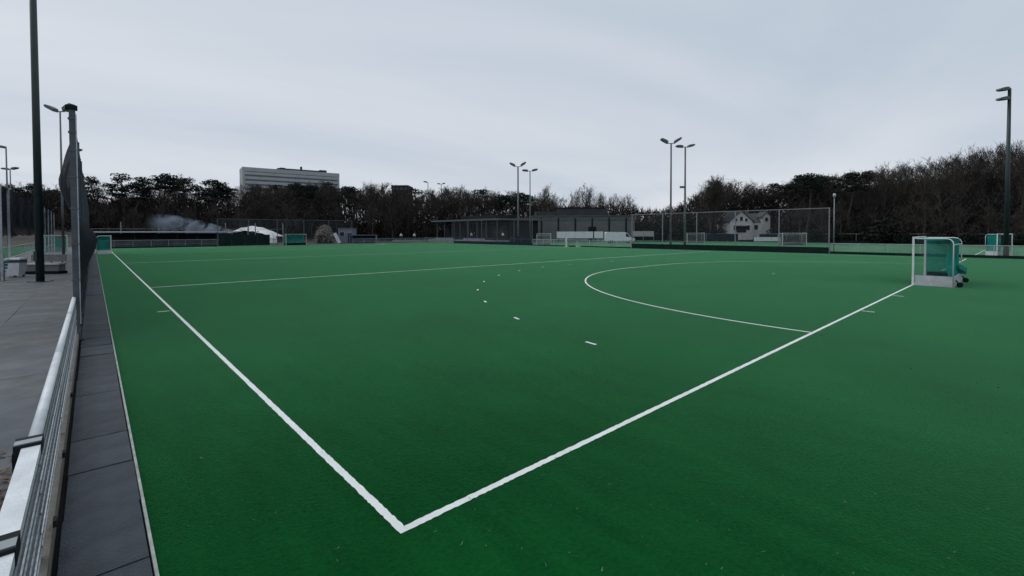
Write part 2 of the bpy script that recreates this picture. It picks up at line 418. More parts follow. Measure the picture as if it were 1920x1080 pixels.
# ------------------------------------------------------------------ tall ball-stop net on the left
def wave_net(y0, y1, z0, z1, bulge, span, ny, nz, ph=0.0, sgn=-1, hem=0.0):
    b = MB()
    for j in range(nz+1):
        t = j/nz; z = z0+(z1-z0)*t
        for i in range(ny+1):
            y = y0+(y1-y0)*i/ny
            k = math.sin(math.pi*((y-y0) % span)/span)
            a = bulge*abs(k)**.8*math.sin(math.pi*min(1, .12+t*.9))**.7
            a += .035*math.sin(y*5.1+ph+z*1.7)+.02*math.sin(z*6+y*2.2)+.03*math.sin(y*11+z*.6)
            hs = hem*abs(k)**.8*max(0, 1-t/.30)**1.6
            b.v.append((sgn*a*(1 if not hem else min(1, t/.25))+hs, y, z-.30*hs+.05*math.sin(y*3.1)*(1-t)))
    for j in range(nz):
        for i in range(ny): b.f.append((j*(ny+1)+i, j*(ny+1)+i+1, (j+1)*(ny+1)+i+1, (j+1)*(ny+1)+i))
    return b
XN = -2.10
nf = thing('net_fence', 'tall steel posts carrying dark wind-blown ball-stop netting beside the paver strip', 'net fence', (XN, 0, 0))
H = 5.2
for i in range(13):
    y = 10.95+5*i
    m = MB().box((0, y, H/2), (.09 if i else .11, .09 if i else .11, H))
    p = m.build('post', M['steel_dark'], nf)
    if i == 0:
        for z in (1.4, 2.2, 3.0, 3.7, 4.3, 4.7, 5.0): MB().box((0, y-.002, z), (.145, .13, .035)).build('collar', M['lamp'], p)
        MB().box((-.01, y, 5.245), (.2, .16, .09)).build('pulley_cap', M['black'], p)
        MB().tube([(.062, y-.055, .4), (.062, y-.06, 5.1)], .011, 5).build('rope', M['galv'], p)
        MB().box((0, y, .02), (.2, .2, .04)).build('base_plate', M['black'], p)
MB().tube([(0, 10.95, H-.03), (0, 71, H-.03)], .018, 5).build('top_cable', M['black'], nf)
NPROF = [(0, 0), (.8, .02), (1.4, .06), (1.85, .20), (2.2, .40), (2.4, .36), (2.65, .12), (2.95, -.08), (3.4, -.24), (3.8, -.27), (4.2, -.17), (4.7, -.03), (5.2, 0)]
def blown_net(y0, y1, zt, amp, ny, nz, ph):
    """netting laced to the posts at each end, bellied out by the wind: one way low down, the other way higher up"""
    b = MB()
    for j in range(nz+1):
        z = .03+(zt-.03)*j/nz; o_ = sum(interp(NPROF, min(5.2, max(0, z+q)))*w_ for q, w_ in ((-.36, .15), (-.18, .22), (0, .26), (.18, .22), (.36, .15)))*1.12
        for i in range(ny+1):
            t = i/ny; y = y0+(y1-y0)*t; k = math.sin(math.pi*t)**.75
            x = amp*o_*k*(1+.25*math.sin(y*2.7+ph)) + k*(.022*math.sin(y*6.3+z*1.9+ph)+.016*math.sin(z*7.1-y*3.7)+.014*math.sin(y*14+z*.8+ph))
            b.v.append((x, y, z+.03*math.sin(y*4+ph)*k*(1 if 0 < j < nz else 0)))
    for j in range(nz):
        for i in range(ny): b.f.append((j*(ny+1)+i, j*(ny+1)+i+1, (j+1)*(ny+1)+i+1, (j+1)*(ny+1)+i))
    return b
def interp(tab, u):
    for (a, b), (c, d) in zip(tab, tab[1:]):
        if a <= u <= c: return b+(d-b)*(u-a)/(c-a)
    return tab[-1][1] if u > tab[0][0] else tab[0][1]
for i in range(12):
    blown_net(11.0+5*i, 15.9+5*i, 4.75 if i == 0 else 5.12, (1.0, .85, .9, .7)[i % 4], 34 if i < 4 else 14, 34 if i < 4 else 16, i*1.3).build('net', M['net_dark'], nf, True)
# second row of netting at the neighbour pitch
nf2 = thing('net_fence', 'row of grey posts with dark netting beside the neighbouring pitch behind the bin', 'net fence', (-5.3, 0, 0))
for y in (32, 35.2, 57, 62, 67, 72, 77): MB().box((0, y, 2.5), (.10, .10, 5.0)).build('post', M['galv'], nf2)
wave_net(32, 77, 2.3, 4.95, .25, 5.0, 120, 10, 2.0).build('net', M['net_dark'], nf2, True)
MB().tube([(0, 32, 4.97), (0, 77, 4.97)], .02, 5).build('top_cable', M['black'], nf2)
MB().tube([(0, 32, 1.05), (0, 77, 1.05)], .025, 6).build('rail', M['galv'], nf2)

# ------------------------------------------------------------------ see-through ball-catch fences round the pitch
def catch_fence(label, p0, p1, n, h, post_m, board=None, board_h=.62, low=1.15, netm='net_thin', skip=()):
    p0, p1 = Vector((*p0, 0)), Vector((*p1, 0)); Ld = (p1-p0).length; rz = math.atan2(p1.y-p0.y, p1.x-p0.x)
    t = thing('catch_fence', label, 'ball-catch fence', p0, rz, None)
    pm = MB().box((0, 0, h/2), (.10, .10, h)).mesh('post', post_m)
    for i in range(n+1): link('post', pm, t, (Ld*i/n, 0, 0))
    for i in range(n):
        a, c = Ld*i/n+.052, Ld*(i+1)/n-.052
        if i in skip: continue
        MB().bar((a, 0, h-.05), (c, 0, h-.05), .075, .085).build('top_rail', post_m, t)
        MB().bar((a, 0, low), (c, 0, low), .05, .05).build('mid_rail', post_m, t)
        nm = MB(); kx = 8
        for j in (0, 1):
            for q in range(kx+1): nm.v.append((a+(c-a)*q/kx, .01+.03*math.sin(q*1.7+i)*(1-j), (board_h if board else .05) if j == 0 else h-.1))
        for q in range(kx): nm.f.append((q, q+1, kx+2+q, kx+1+q))
        nm.build('net', M[netm], t, True)
        if board: MB().box(((a+c)/2, -.09, board_h/2), (c-a+.09, .035, board_h)).build('board', M[board], t)
    return t
catch_fence('tall see-through ball-catch fence with a dark kick board in front of the white house', (58, 36.0), (58, 11.0), 5, 5.05, M['galv_dark'], 'board_dark', .70)
catch_fence('tall ball-catch fence with blue-grey boards in front of the flat-roofed clubhouse', (58, 82.0), (58, 57.2), 5, 5.05, M['steel_dark'], 'board_navy', .55, netm='net_thin')
catch_fence('tall ball-catch fence behind the far goal below the hospital block', (15, 94.6), (40, 94.6), 5, 5.05, M['steel_dark'], None)
b = thing('windscreen', 'dark windscreen sheeting on the fence in front of the white tent', 'windscreen', (19.3, 94.35, 0))
for i in range(4): MB().box((-3.2+2.13*i, 0, 1.1), (2.1, .04, 2.0)).build('panel', M['board_dark'], b)
for i in range(5): MB().box((-4.26+2.13*i, .05, 1.05), (.06, .06, 2.1)).build('post', M['galv_dark'], b)

def rail_fence(label, p0, p1, step, h=1.1, meshm=None, rm='galv', board=None, bh=.25):
    p0, p1 = Vector((*p0, 0)), Vector((*p1, 0)); Ld = (p1-p0).length; rz = math.atan2(p1.y-p0.y, p1.x-p0.x)
    t = thing('rail_fence', label, 'railing', p0, rz)
    n = max(1, round(Ld/step)); pm = MB().box((0, 0, h/2), (.06, .06, h)).mesh('post', M[rm])
    for i in range(n+1): link('post', pm, t, (Ld*i/n, 0, 0))
    MB().tube([(0, 0, h+.02), (Ld, 0, h+.02)], .032, 6).build('rail', M[rm], t)
    if meshm:
        q = MB()
        for i in range(n):
            a, c = Ld*i/n+.035, Ld*(i+1)/n-.035; q.quad((a, .0, bh if board else .05), (c, 0, bh if board else .05), (c, 0, h-.02), (a, 0, h-.02))
        o = q.build('wire_mesh', M[meshm], t)
    if board: MB().box((Ld/2, -.06, bh/2), (Ld, .03, bh)).build('kick_board', M[board], t)
    return t
rail_fence('low mesh railing along the far touchline on the right, behind the near goal', (58.05, 10.9), (58.05, -9), 2.5, 1.1, 'mesh_pale', 'galv', 'board_dark', .26)
rail_fence('low mesh railing along the far touchline between the two tall fences', (58.05, 57.1), (58.05, 36.2), 2.5, 1.1, 'mesh_pale', 'galv', 'board_dark', .16)
rail_fence('low mesh railing at the far end in front of the clubhouse corner', (58.05, 94.6), (58.05, 82.2), 2.5, 1.1, 'mesh_grey', 'galv_dark', None)
rail_fence('low grey railing at the far end in front of the long dark shelter', (-1.6, 94.6), (14.9, 94.6), 2.4, 1.25, 'mesh_grey', 'galv_dark', 'board_dark', .2)
rail_fence('low railing at the far end between the brush heap and the clubhouse', (40.2, 94.6), (58, 94.6), 2.5, 1.05, 'mesh_grey', 'galv_dark', None)
rail_fence('pale railing round the far side of the second pitch', (112.3, 92), (112.3, -9), 3.2, 1.9, None, 'galv_dark', 'board_dark', .5)
rail_fence('low railing at the edge of the neighbouring pitch on the left', (-8.15, 54), (-8.15, 108), 2.5, 1.05, 'mesh_grey', 'galv', None)
rail_fence('low railing crossing in front of the neighbouring pitch at the left edge', (-30, 44), (-6.6, 44), 2.4, 1.05, 'mesh_pale', 'galv', None)

# ------------------------------------------------------------------ goals
def goal(name, label, loc, rz, netm='net_goal', side='white', inner='black', tube='white', w_=3.66, d_=1.25, h_=2.14, group=None, boards=True, rear=True):
    t = thing(name, label, 'goal', loc, rz, group)        # local: mouth along x, front on y=0 facing +y, back towards -y
    for sx in (-1, 1): MB().box((sx*(w_/2+.025), 0, h_/2), (.05, .075, h_)).build('post', M[tube], t)
    MB().box((0, 0, h_+.0255), (w_+.1, .075, .05)).build('crossbar', M[tube], t)
    for sx in (-1, 1):
        x = sx*(w_/2+.024); pts = [(x, -.04, h_-.02)]
        pts += [(x, -d_+.28, h_-.02)]
        for a in (25, 50, 75, 90): pts.append((x, -d_+.28-.25*math.sin(math.radians(a)), h_-.27+.25*math.cos(math.radians(a))))
        pts.append((x, -d_+.03, .05))
        MB().tube(pts, .024, 7).build('stay', M[tube], t, True)
    MB().tube([(-w_/2, -d_+.03, h_-.3), (w_/2, -d_+.03, h_-.3)], .02, 6).build('rear_rail', M[tube], t, True)
    if boards:
        for sx in (-1, 1):
            bd = MB().box((sx*(w_/2+.02), -d_/2-.02, .24), (.03, d_-.08, .46)).build('side_board', M[side], t)
            MB().box((sx*(w_/2-.0), -d_/2-.02, .24), (.006, d_-.1, .44)).build('lining', M[inner], bd)
        bd = MB().box((0, -d_-.0, .24), (w_+.02, .03, .46)).build('back_board', M[side], t)
        MB().box((0, -d_+.022, .24), (w_-.02, .006, .44)).build('lining', M[inner], bd)
    z0 = .40 if boards else .03
    b = MB(); nx, nz = 22, 12
    for j in range(nz+1):
        tz = j/nz
        for i in range(nx+1):
            x = -w_/2+w_*i/nx
            y = -d_+.10+.10*math.sin(i*.9)*(1-tz)+.16*math.sin(math.pi*tz)*(.6+.4*math.sin(i*.55))
            b.v.append((x, y, z0+(h_-.06-z0)*tz))
    for j in range(nz):
        for i in range(nx): b.f.append((j*(nx+1)+i, j*(nx+1)+i+1, (j+1)*(nx+1)+i+1, (j+1)*(nx+1)+i))
    k = len(b.v)
    # roof net
    for j in range(5):
        for i in range(nx+1): b.v.append((-w_/2+w_*i/nx, -d_+.10+(d_-.15)*j/4, h_-.05-.05*math.sin(math.pi*j/4)))
    for j in range(4):
        for i in range(nx): b.f.append((k+j*(nx+1)+i, k+j*(nx+1)+i+1, k+(j+1)*(nx+1)+i+1, k+(j+1)*(nx+1)+i))
    b.build('net', M[netm], t, True)
    for sx in (-1, 1):
        b = MB(); ny = 8
        for j in range(nz+1):
            for i in range(ny+1):
                b.v.append((sx*(w_/2-.03-.07*math.sin(math.pi*i/ny)*math.sin(math.pi*j/nz)), -.05-(d_-.16)*i/ny, z0+(h_-.06-z0)*j/nz))
        for j in range(nz):
            for i in range(ny): b.f.append((j*(ny+1)+i, j*(ny+1)+i+1, (j+1)*(ny+1)+i+1, (j+1)*(ny+1)+i))
        b.build('side_net', M[netm if sx > 0 else 'net_faint' if netm == 'net_goal' else netm], t, True)
    return t
gn = goal('hockey_goal', 'white goal with teal net and white side board standing on the near back line', (27.5, 0, 0), 0, d_=1.35, side='board_scuffed')
# loose net gathered over the rear corner, and the transport wheel
b = MB(); nz, na = 8, 14
for j in range(nz+1):
    t = j/nz
    for k in range(na):
        a = 2*math.pi*k/na; q = (.17*math.sin(math.pi*(.12+.8*t))+.02)*(1+.25*math.sin(3*a+j)+.1*math.sin(5*a-2*j))
        b.v.append((1.15+q*3.0*math.cos(a)-.2*t, -1.46+q*.75*math.sin(a)+.1*t, .43+.42*t))
for j in range(nz):
    for k in range(na): b.f.append((j*na+k, j*na+(k+1) % na, (j+1)*na+(k+1) % na, (j+1)*na+k))
b.build('net_fold', M['net_goal'], gn, True)
for x in (-1.5, 1.5):
    wb = MB(); wb.tube([(x-.05, -1.51, .11), (x+.05, -1.51, .11)], .11, 16); wh = wb.build('wheel', M['black'], gn)
    MB().bar((x, -1.38, .3), (x, -1.51, .11), .05).build('wheel_bracket', M['black'], gn)
goal('hockey_goal', 'white goal with green net on the far back line below the hospital block', (27.5, 91.4, 0), math.pi, side='board_dark', tube='rail')
goal('hockey_goal', 'green-netted goal stored sideways at the far end of the paver strip', (-.2, 69.9, 0), -math.pi/2, side='board_white', w_=3.2, d_=1.28)
goal('hockey_goal', 'white-framed goal with green net standing between the bin and the net fence', (-5.35, 80.2, 0), math.radians(178), w_=2.1, d_=1.0, boards=False)
x, y = XY(1490, 81); goal('hockey_goal', 'grey goal seen through the tall fence right of the white house', (x, y, 0), FACE+math.pi+.1, 'net_white', inner='wall_grey', side='wall_grey', w_=4.4, tube='rail')
x, y = XY(1305, 102); goal('hockey_goal', 'pale goal on the second pitch beside the navy boards', (x, y, 0), FACE+math.pi+.2, 'net_white', inner='wall_grey', side='wall_grey', w_=4.2, tube='rail')
x, y = XY(1020, 88); goal('hockey_goal', 'white goal at the clubhouse end of the far touchline', (x, y, 0), FACE+math.pi, 'net_white', inner='wall_grey', side='wall_grey', w_=2.6, tube='white')
x, y = XY(1884, 44.5); goal('hockey_goal', 'white goal behind the tall lamp mast at the right edge', (x, y, 0), FACE+math.pi-.05, 'net_goal', side='white', inner='board_white', w_=1.3, d_=1.2)
x, y = XY(1062, 76); t = thing('marker_post', 'short white marker post on the turf by the far touchline', 'post', (x, y, 0))
MB().box((0, 0, .75), (.22, .12, 1.5)).build('post', M['white'], t); MB().box((0, 0, .03), (.5, .5, .06)).build('base', M['white'], t)
x, y = XY(1090, 77); t = thing('floor_mat', 'pale low slab lying on the turf by the marker post', 'slab', (x, y, 0), FACE)
MB().box((0, 0, .06), (1.7, .8, .11)).build('pad', M['board_white'], t); MB().box((-1.55, 0, .10), (.6, .6, .2)).build('weight', M['black'], t)

# ------------------------------------------------------------------ floodlight masts
def lamp_head(t, x, z, tilt, s=1.0, rz=0.0):
    """a flood lamp: deep box with a sloping visor and a glass front"""
    L1, Dp, Hh = 1.15*s, .62*s, .34*s
    sg = 1 if x >= 0 else -1
    c, sn = math.cos(tilt), math.sin(tilt)
    def T(p): return (x+sg*(p[0]*c-p[2]*sn), p[1], z+p[0]*sn+p[2]*c)
    prof = [(0, -.5), (L1*.75, -.5), (L1, -.15), (L1*.92, .35), (L1*.45, .55), (.12, .45)]
    b = MB(); n = len(prof)
    for yy in (-Dp/2, Dp/2):
        for a, h in prof: b.v.append(T((a, yy, h*Hh)))
    for i in range(n): b.f.append((i, (i+1) % n, n+(i+1) % n, n+i))
    b.f.append(tuple(range(n-1, -1, -1))); b.f.append(tuple(range(n, 2*n)))
    h = b.build('lamp_head', M['lamp'], t)
    g_ = MB().quad(*[T(p) for p in ((.06, -Dp*.42, -.5*Hh-.012), (L1*.72, -Dp*.42, -.5*Hh-.012), (L1*.72, Dp*.42, -.5*Hh-.012), (.06, Dp*.42, -.5*Hh-.012))])
    g_.build('lamp_glass', M['glass_lamp'], h)
def mast(label, loc, h, r0, r1, kind, pole='pole_grey', rz=FACE, s=1.0, group='floodlight masts'):
    t = thing('floodlight_mast', label, 'floodlight mast', (*loc, 0), rz, group)
    MB().tube([(0, 0, 0), (0, 0, h*.5), (0, 0, h)], [r0, (r0+r1)/2, r1], 12).build('pole', M[pole], t, True)
    MB().box((0, 0, .02), (r0*4, r0*4, .04)).build('base_plate', M[pole], t)
    if kind == 'twin':
        MB().bar((-.5*s, 0, h), (.5*s, 0, h), .10).build('cross_arm', M['lamp'], t)
        lamp_head(t, -.45*s, h+.12, math.radians(28), s*1.05); lamp_head(t, .45*s, h+.16, math.radians(33), s*1.05)
    elif kind == 'flat':
        MB().bar((-.4*s, 0, h), (.4*s, 0, h), .10).build('cross_arm', M['lamp'], t)
        lamp_head(t, -.35*s, h+.08, math.radians(4), s); lamp_head(t, .35*s, h+.10, math.radians(12), s)
    elif kind == 'stack':
        for z in (h-.12, h-.95):
            MB().bar((-.20, 0, z), (.06, 0, z), .09).build('cross_arm', M['lamp'], t)
            lamp_head(t, -.12, z+.1, math.radians(-6), s*.74)
    elif kind == 'left':
        MB().bar((-.3, 0, h), (.05, 0, h), .09).build('cross_arm', M['lamp'], t); lamp_head(t, -.2, h+.05, math.radians(10), s)
    elif kind == 'right':
        MB().bar((-.05, 0, h), (.3, 0, h), .09).build('cross_arm', M['lamp'], t); lamp_head(t, .2, h+.05, math.radians(12), s)
    return t
mt = mast('dark green mast rising out of the picture beside the white bin', (-3.8, 30.0), 18.5, .17, .125, 'twin', 'dark_green')
MB().box((.0, -.19, 1.3), (.16, .09, .5)).build('service_box', M['dark_green'], mt)
mast('grey mast with raised twin lamps just left of the net fence top', XY(118.5, 52), 16.0, .13, .075, 'twin', s=1.0)
mast('slim mast with one lamp at the left edge of the picture', XY(16, 73.6), 16.0, .14, .09, 'left', s=1.1)
mast('small distant mast with twin lamps low at the left edge', XY(22.5, 97), 15.8, .14, .09, 'flat', s=1.1)
mast('mast with one lamp peeking out right of the net fence', XY(141.5, 78), 16.2, .14, .08, 'right', s=1.0)
mast('left mast of the far pair above the clubhouse', XY(971.5, 97), 16.1, .20, .15, 'twin', s=1.15)
mast('right mast of the far pair above the clubhouse', XY(994, 101), 15.7, .15, .10, 'flat', s=1.15)
mast('left mast of the nearer pair with raised twin lamps', XY(1257.5, 71), 15.9, .16, .12, 'twin', s=1.05)
m_ = mast('right mast of the nearer pair with a small box halfway up', XY(1284, 73.5), 15.8, .18, .12, 'flat', s=1.0)
MB().box((-.45, 0, 9.5), (.7, .35, .3)).bar((-.2, 0, 9.45), (.1, 0, 9.45), .07).build('equipment_box', M['lamp'], m_)
mast('mast with two stacked lamps at the right edge', XY(1887, 41.5), 15.1, .19, .12, 'stack', 'dark_green', s=1.05)
mast('tiny mast above the treetops right of the dark rooftop', XY(803, 150), 18.6, .16, .1, 'left', s=1.1)
mast('tiny twin-lamp mast above the treetops left of the far pair', XY(828, 150), 18.0, .16, .1, 'flat', s=.9)
t = thing('street_lamp', 'small round lamp on a slim column at the right end of the tall fence', 'lamp post', (*XY(1563.5, 51.8), 0), FACE)
MB().tube([(0, 0, 0), (0, 0, 6.2)], [.07, .045], 8).build('pole', M['galv_dark'], t, True)
MB().tube([(0, 0, 6.2), (0, 0, 6.3), (0, 0, 6.55), (0, 0, 6.68)], [.06, .13, .16, .08], 12).build('lamp_head', M['galv'], t, True)

# ------------------------------------------------------------------ left corner furniture
t = thing('wheelie_bin', 'white wheeled bin with a pale lid beside the dark green mast', 'bin', (-5.02, 34.6, 0), FACE+.3)
t.scale = (.80, .80, .94)
b = MB()
for z, sx, sy in ((.10, .30, .30), (.86, .42, .40)):
    for dx, dy in ((-1, -1), (1, -1), (1, 1), (-1, 1)): b.v.append((dx*sx, dy*sy, z))
b.f = [(3, 2, 1, 0), (4, 5, 6, 7), (0, 1, 5, 4), (1, 2, 6, 5), (2, 3, 7, 6), (3, 0, 4, 7)]
b.build('bin_body', M['bin'], t); MB().box((0, 0, .875), (.88, .84, .03)).build('rim', M['galv_dark'], t)
b = MB().box((0, 0, 1.06), (.92, .86, .06)).box((0, .05, 1.115), (.80, .7, .05)); b.build('lid', M['bin'], t)
MB().box((0, .1, .96), (.80, .62, .14)).build('bin_opening', M['wall_grey'], t)
for sx in (-1, 1): MB().tube([(sx*.24-.04, .30, .1), (sx*.24+.04, .30, .1)], .10, 12).build('wheel', M['black'], t)
t = thing('stone_bench', 'grey slab bench on a dark base behind the dark green mast', 'bench', (-3.95, 36.4, 0), FACE+.12)
MB().box((0, 0, .08), (1.95, .62, .16)).build('plinth', M['black'], t)
MB().box((0, .02, .36), (1.8, .5, .38)).build('block', M['concrete'], t)
MB().box((0, 0, .60), (1.92, .62, .09)).build('seat', M['rail'], t)
MB().box((0, .26, .95), (1.9, .06, .40)).build('backrest', M['concrete'], t)
for sx in (-.6, .1, .7): MB().box((sx, .30, .75), (.07, .06, .3)).build('support', M['galv_dark'], t)
t = thing('park_bench', 'teal bench with metal legs at the left edge of the paving', 'bench', (-5.95, 32.6, 0), FACE+.2)
for k in range(4): MB().box((0, -.18+.12*k, .46), (1.5, .10, .04)).build('seat_slat', M['teal'], t)
for k in range(3): MB().box((0, .30+.03*k, .64+.15*k), (1.5, .03, .12)).build('back_slat', M['teal'], t)
for sx in (-.6, .6): MB().box((sx, 0, .22), (.06, .46, .44)).box((sx, .29, .48), (.06, .05, .95)).build('leg', M['galv_dark'], t)
t = thing('planter', 'dark box planter with green shoots at the left edge beside the teal bench', 'planter', (-6.35, 36.3, 0), FACE)
MB().box((0, 0, .28), (1.0, .5, .56)).build('box', M['black'], t)
b = MB(); R = random.Random(3)
for i in range(160):
    x, y = R.uniform(-.45, .45), R.uniform(-.2, .2); h = R.uniform(.2, .65); a = R.uniform(0, 6.28); dx, dy = .04*math.cos(a), .04*math.sin(a)
    lx, ly = R.uniform(-.12, .12), R.uniform(-.12, .12)
    b.quad((x-dx, y-dy, .55), (x+dx, y+dy, .55), (x+dx*.6+lx, y+dy*.6+ly, .55+h), (x-dx*.6+lx, y-dy*.6+ly, .55+h))
b.build('foliage', mat('young_leaf', (.03, .09, .035), .7, .4, 4), t)
# leaves blown against the inside of the railing
b = MB(); R = random.Random(11)
for i in range(900):
    y = R.gauss(2.2, .9); x = XF-.12-abs(R.gauss(0, .28)); a = R.uniform(0, 6.28); s = R.uniform(.02, .05); z = .012+R.random()*.02
    ca, sa = math.cos(a)*s, math.sin(a)*s
    b.quad((x-ca, y-sa, z), (x+sa*.5, y-ca*.5, z+R.uniform(0, .02)), (x+ca, y+sa, z+.005), (x-sa*.5, y+ca*.5, z+R.uniform(0, .02)))
o = b.build('leaf_litter', M['litter']); tag(o, 'brown dead leaves blown against the inside of the pale-railed fence', 'leaves', None, 'stuff')
t = thing('rubber_strip', 'dark strip lying on the grey paving at the left edge', 'strip', (-3.95, 11.8, 0), FACE+.05)
MB().box((-.3, 0, .02), (.95, .09, .035)).box((.35, -.05, .018), (.4, .06, .03), .3).build('strip', M['black'], t)

# ------------------------------------------------------------------ far buildings
def boxpart(name, c, s, m, parent, rz=0): return MB().box(c, s, rz).build(name, m, parent)
# hospital block
P1, P2 = Vector((*XY(456.5, 350), 0)), Vector((*XY(637.5, 392), 0)); d = P2-P1; Lh = d.length
t = thing('hospital_block', 'long pale grey multi-storey block standing above the treetops', 'building', (P1.x, P1.y, 5), math.atan2(d.y, d.x))
TOP = 47.2
boxpart('core', (Lh/2, 9, TOP/2-1), (Lh-.8, 17, TOP-2), M['hosp_glass'], t)
fl = 3.45
for k in range(13):
    z = TOP-k*fl
    hgt = 3.0 if k == 0 else 2.05
    sp = boxpart('floor_band', (Lh/2, 9, z-hgt/2), (Lh, 18, hgt), M['hospital'], t)
for k in range(13):
    z = TOP-k*fl-(3.0 if k == 0 else 2.05)
    mb = MB(); hh = (TOP-(k+1)*fl) - z
    for i in range(31): mb.box((Lh*i/30*.99+.4, .25, z+hh/2), (.28, .3, abs(hh)-.02))
    mb.build('window_mullion', M['galv_dark'], t)['kind'] = 'stuff'
boxpart('end_wall', (.8, 9, TOP/2), (1.7, 18.2, TOP-.4), M['hospital'], t); boxpart('end_wall', (Lh-.6, 9, TOP/2), (1.3, 18.2, TOP-.4), M['hospital'], t)
pl = boxpart('plant_room', (Lh*.60, 8, TOP+.75), (Lh*.50, 9, 1.5), M['roof_dark'], t)
MB().box((Lh*.60, 7, TOP+2.7), (1.4, 1.4, 3.0)).build('flue', M['roof_dark'], pl)
boxpart('plant_room', (Lh*.83, 7, TOP+1.1), (Lh*.075, 8, 2.2), M['roof_dark'], t)
boxpart('plant_room', (Lh*.40, 8, TOP+1.0), (Lh*.05, 8, 2.0), M['roof_dark'], t)
# dark rooftop
x, y = XY(750, 210); t = thing('dark_block', 'small dark flat-roofed block showing above the treetops right of the hospital', 'building', (x, y, 5), FACE)
boxpart('wall', (0, 5, 9.2), (7.4, 10, 18.4), M['wall_dark'], t); boxpart('roof', (0, 5, 18.6), (7.8, 10.4, .4), M['fascia'], t)
for k in range(4): boxpart('window', (-2.7+1.8*k, -.02, 17.2), (1.2, .06, 1.3), M['glass'], t)
# clubhouse
cx0 = 66.5
t = thing('clubhouse', 'dark flat-roofed clubhouse with a pale roof edge behind the far touchline fence', 'building', (cx0, 76.5, 0), 0)
boxpart('wall', (5, 9.5, 2.6), (9, 25, 5.0), M['wall_dark'], t)
boxpart('roof', (3.6, 9.5, 5.28), (14, 27, .34), M['fascia'], t)
boxpart('terrace', (-2.3, 9.5, .35), (4.6, 26, .7), M['concrete'], t)
for k in range(7):
    y = -.6+3.3*k
    f = boxpart('window', (.47, y, 2.9), (.05, 2.7, 3.4), M['steel_dark'], t); boxpart('pane', (.42, y, 2.9), (.05, 2.45, 3.15), M['glass'], f)
    if k < 12: boxpart('column', (-2.9, y+1.65, 2.9), (.14, .14, 4.4), M['steel_dark'], t)
boxpart('upper_storey', (6, 11, 6.0), (7, 14, 1.2), M['wall_dark'], t)
mb = MB()
t2 = thing('terrace_rail', 'blue-grey boarded rail along the clubhouse terrace', 'railing', (63.0, 76.5, 0))
for k in range(6): boxpart('board', (0, -1.2+4.05*k, .62), (.05, 3.95, .95), M['board_blue'] if k % 3 else M['board_navy'], t2)
# grey sports hall
x, y = XY(1095, 118); t = thing('sports_hall', 'long grey hall with a dark upper roof beneath the row of bare upright trees', 'building', (x, y, 0), FACE)
W_ = 190/869*118
boxpart('wall', (0, 7, 3.2), (W_, 14, 6.4), M['wall_grey'], t)
boxpart('roof_edge', (0, 7, 6.5), (W_+.5, 14.5, .25), M['fascia'], t)
boxpart('upper_roof', (.2, 9, 7.6), (12.8, 9, 2.2), M['roof_dark'], t); boxpart('upper_fascia', (.2, 9, 8.82), (13.2, 9.5, .22), M['wall_dark'], t)
boxpart('side_roof', (-9.5, 9, 7.2), (5, 9, 1.2), M['roof_dark'], t)
for k in range(6):
    xx = -W_/2+2.1+4.3*k
    if k < 6: boxpart('pilaster', (xx, -.08, 3.0), (.35, .18, 6.0), M['wall_dark'], t)
boxpart('door', (2.1, -.03, 1.9), (2.0, .08, 3.8), M['wall_dark'], t)
boxpart('clerestory', (0, -.02, 5.5), (W_-1, .06, .6), M['steel_dark'], t)
# white villa
x, y = XY(1407, 125); zb = hill(x, y); t = thing('white_house', 'white gabled house with a dark roof seen through the tall fence', 'house', (x, y, max(0, zb)), FACE)
b0 = 2.3-max(0, zb)
def gable(t, x0, x1, y0, y1, ze, zr, mw, mr, along='y'):
    b = MB(); xm = (x0+x1)/2
    b.add([(x0, y0, 0), (x1, y0, 0), (x1, y0, ze), (xm, y0, zr), (x0, y0, ze), (x0, y1, 0), (x1, y1, 0), (x1, y1, ze), (xm, y1, zr), (x0, y1, ze)],
          [(0, 1, 2, 3, 4), (9, 8, 7, 6, 5), (0, 4, 9, 5), (1, 6, 7, 2), (2, 7, 8, 3), (3, 8, 9, 4)])
    b.build('wall', mw, t)
    r = MB(); ov = .35; th = .22
    for sx in (-1, 1):
        xe = x0-ov if sx < 0 else x1+ov; k = (zr-ze)/(xm-x0); zE = ze-ov*k
        a = [(xe, y0-ov, zE+.03), (xm, y0-ov, zr+.03), (xm, y1+ov, zr+.03), (xe, y1+ov, zE+.03)]
        r.add(a+[(p[0], p[1], p[2]+th) for p in a], [(3, 2, 1, 0), (4, 5, 6, 7), (0, 1, 5, 4), (1, 2, 6, 5), (2, 3, 7, 6), (3, 0, 4, 7)])
    return r.build('roof', mr, t)
gable(t, -5.6, .6, 0, 9, b0+2.9, b0+5.6, M['wall_white'], M['roof_tile'])
b = MB(); b.box((2.9, 4.5, (b0+2.6)/2), (5.6, 7.4, b0+2.6)); b.build('wing', M['wall_white'], t)
b = MB(); b.add([(.3, .6, b0+2.62), (5.8, .6, b0+2.62), (5.8, 8.4, b0+2.62), (.3, 8.4, b0+2.62), (-.4, 4.5, b0+5.2), (5.2, 4.5, b0+5.2)], [(0, 1, 5, 4), (1, 2, 5), (2, 3, 4, 5), (3, 0, 4), (3, 2, 1, 0)])
rf = b.build('roof', M['roof_tile'], t); boxpart('chimney', (1.5, 4.9, b0+5.4), (.7, .7, 1.4), M['wall_grey'], rf)
gable(t, 3.3, 5.5, .3, 3.4, b0+4.2, b0+5.35, M['wall_white'], M['roof_tile'])
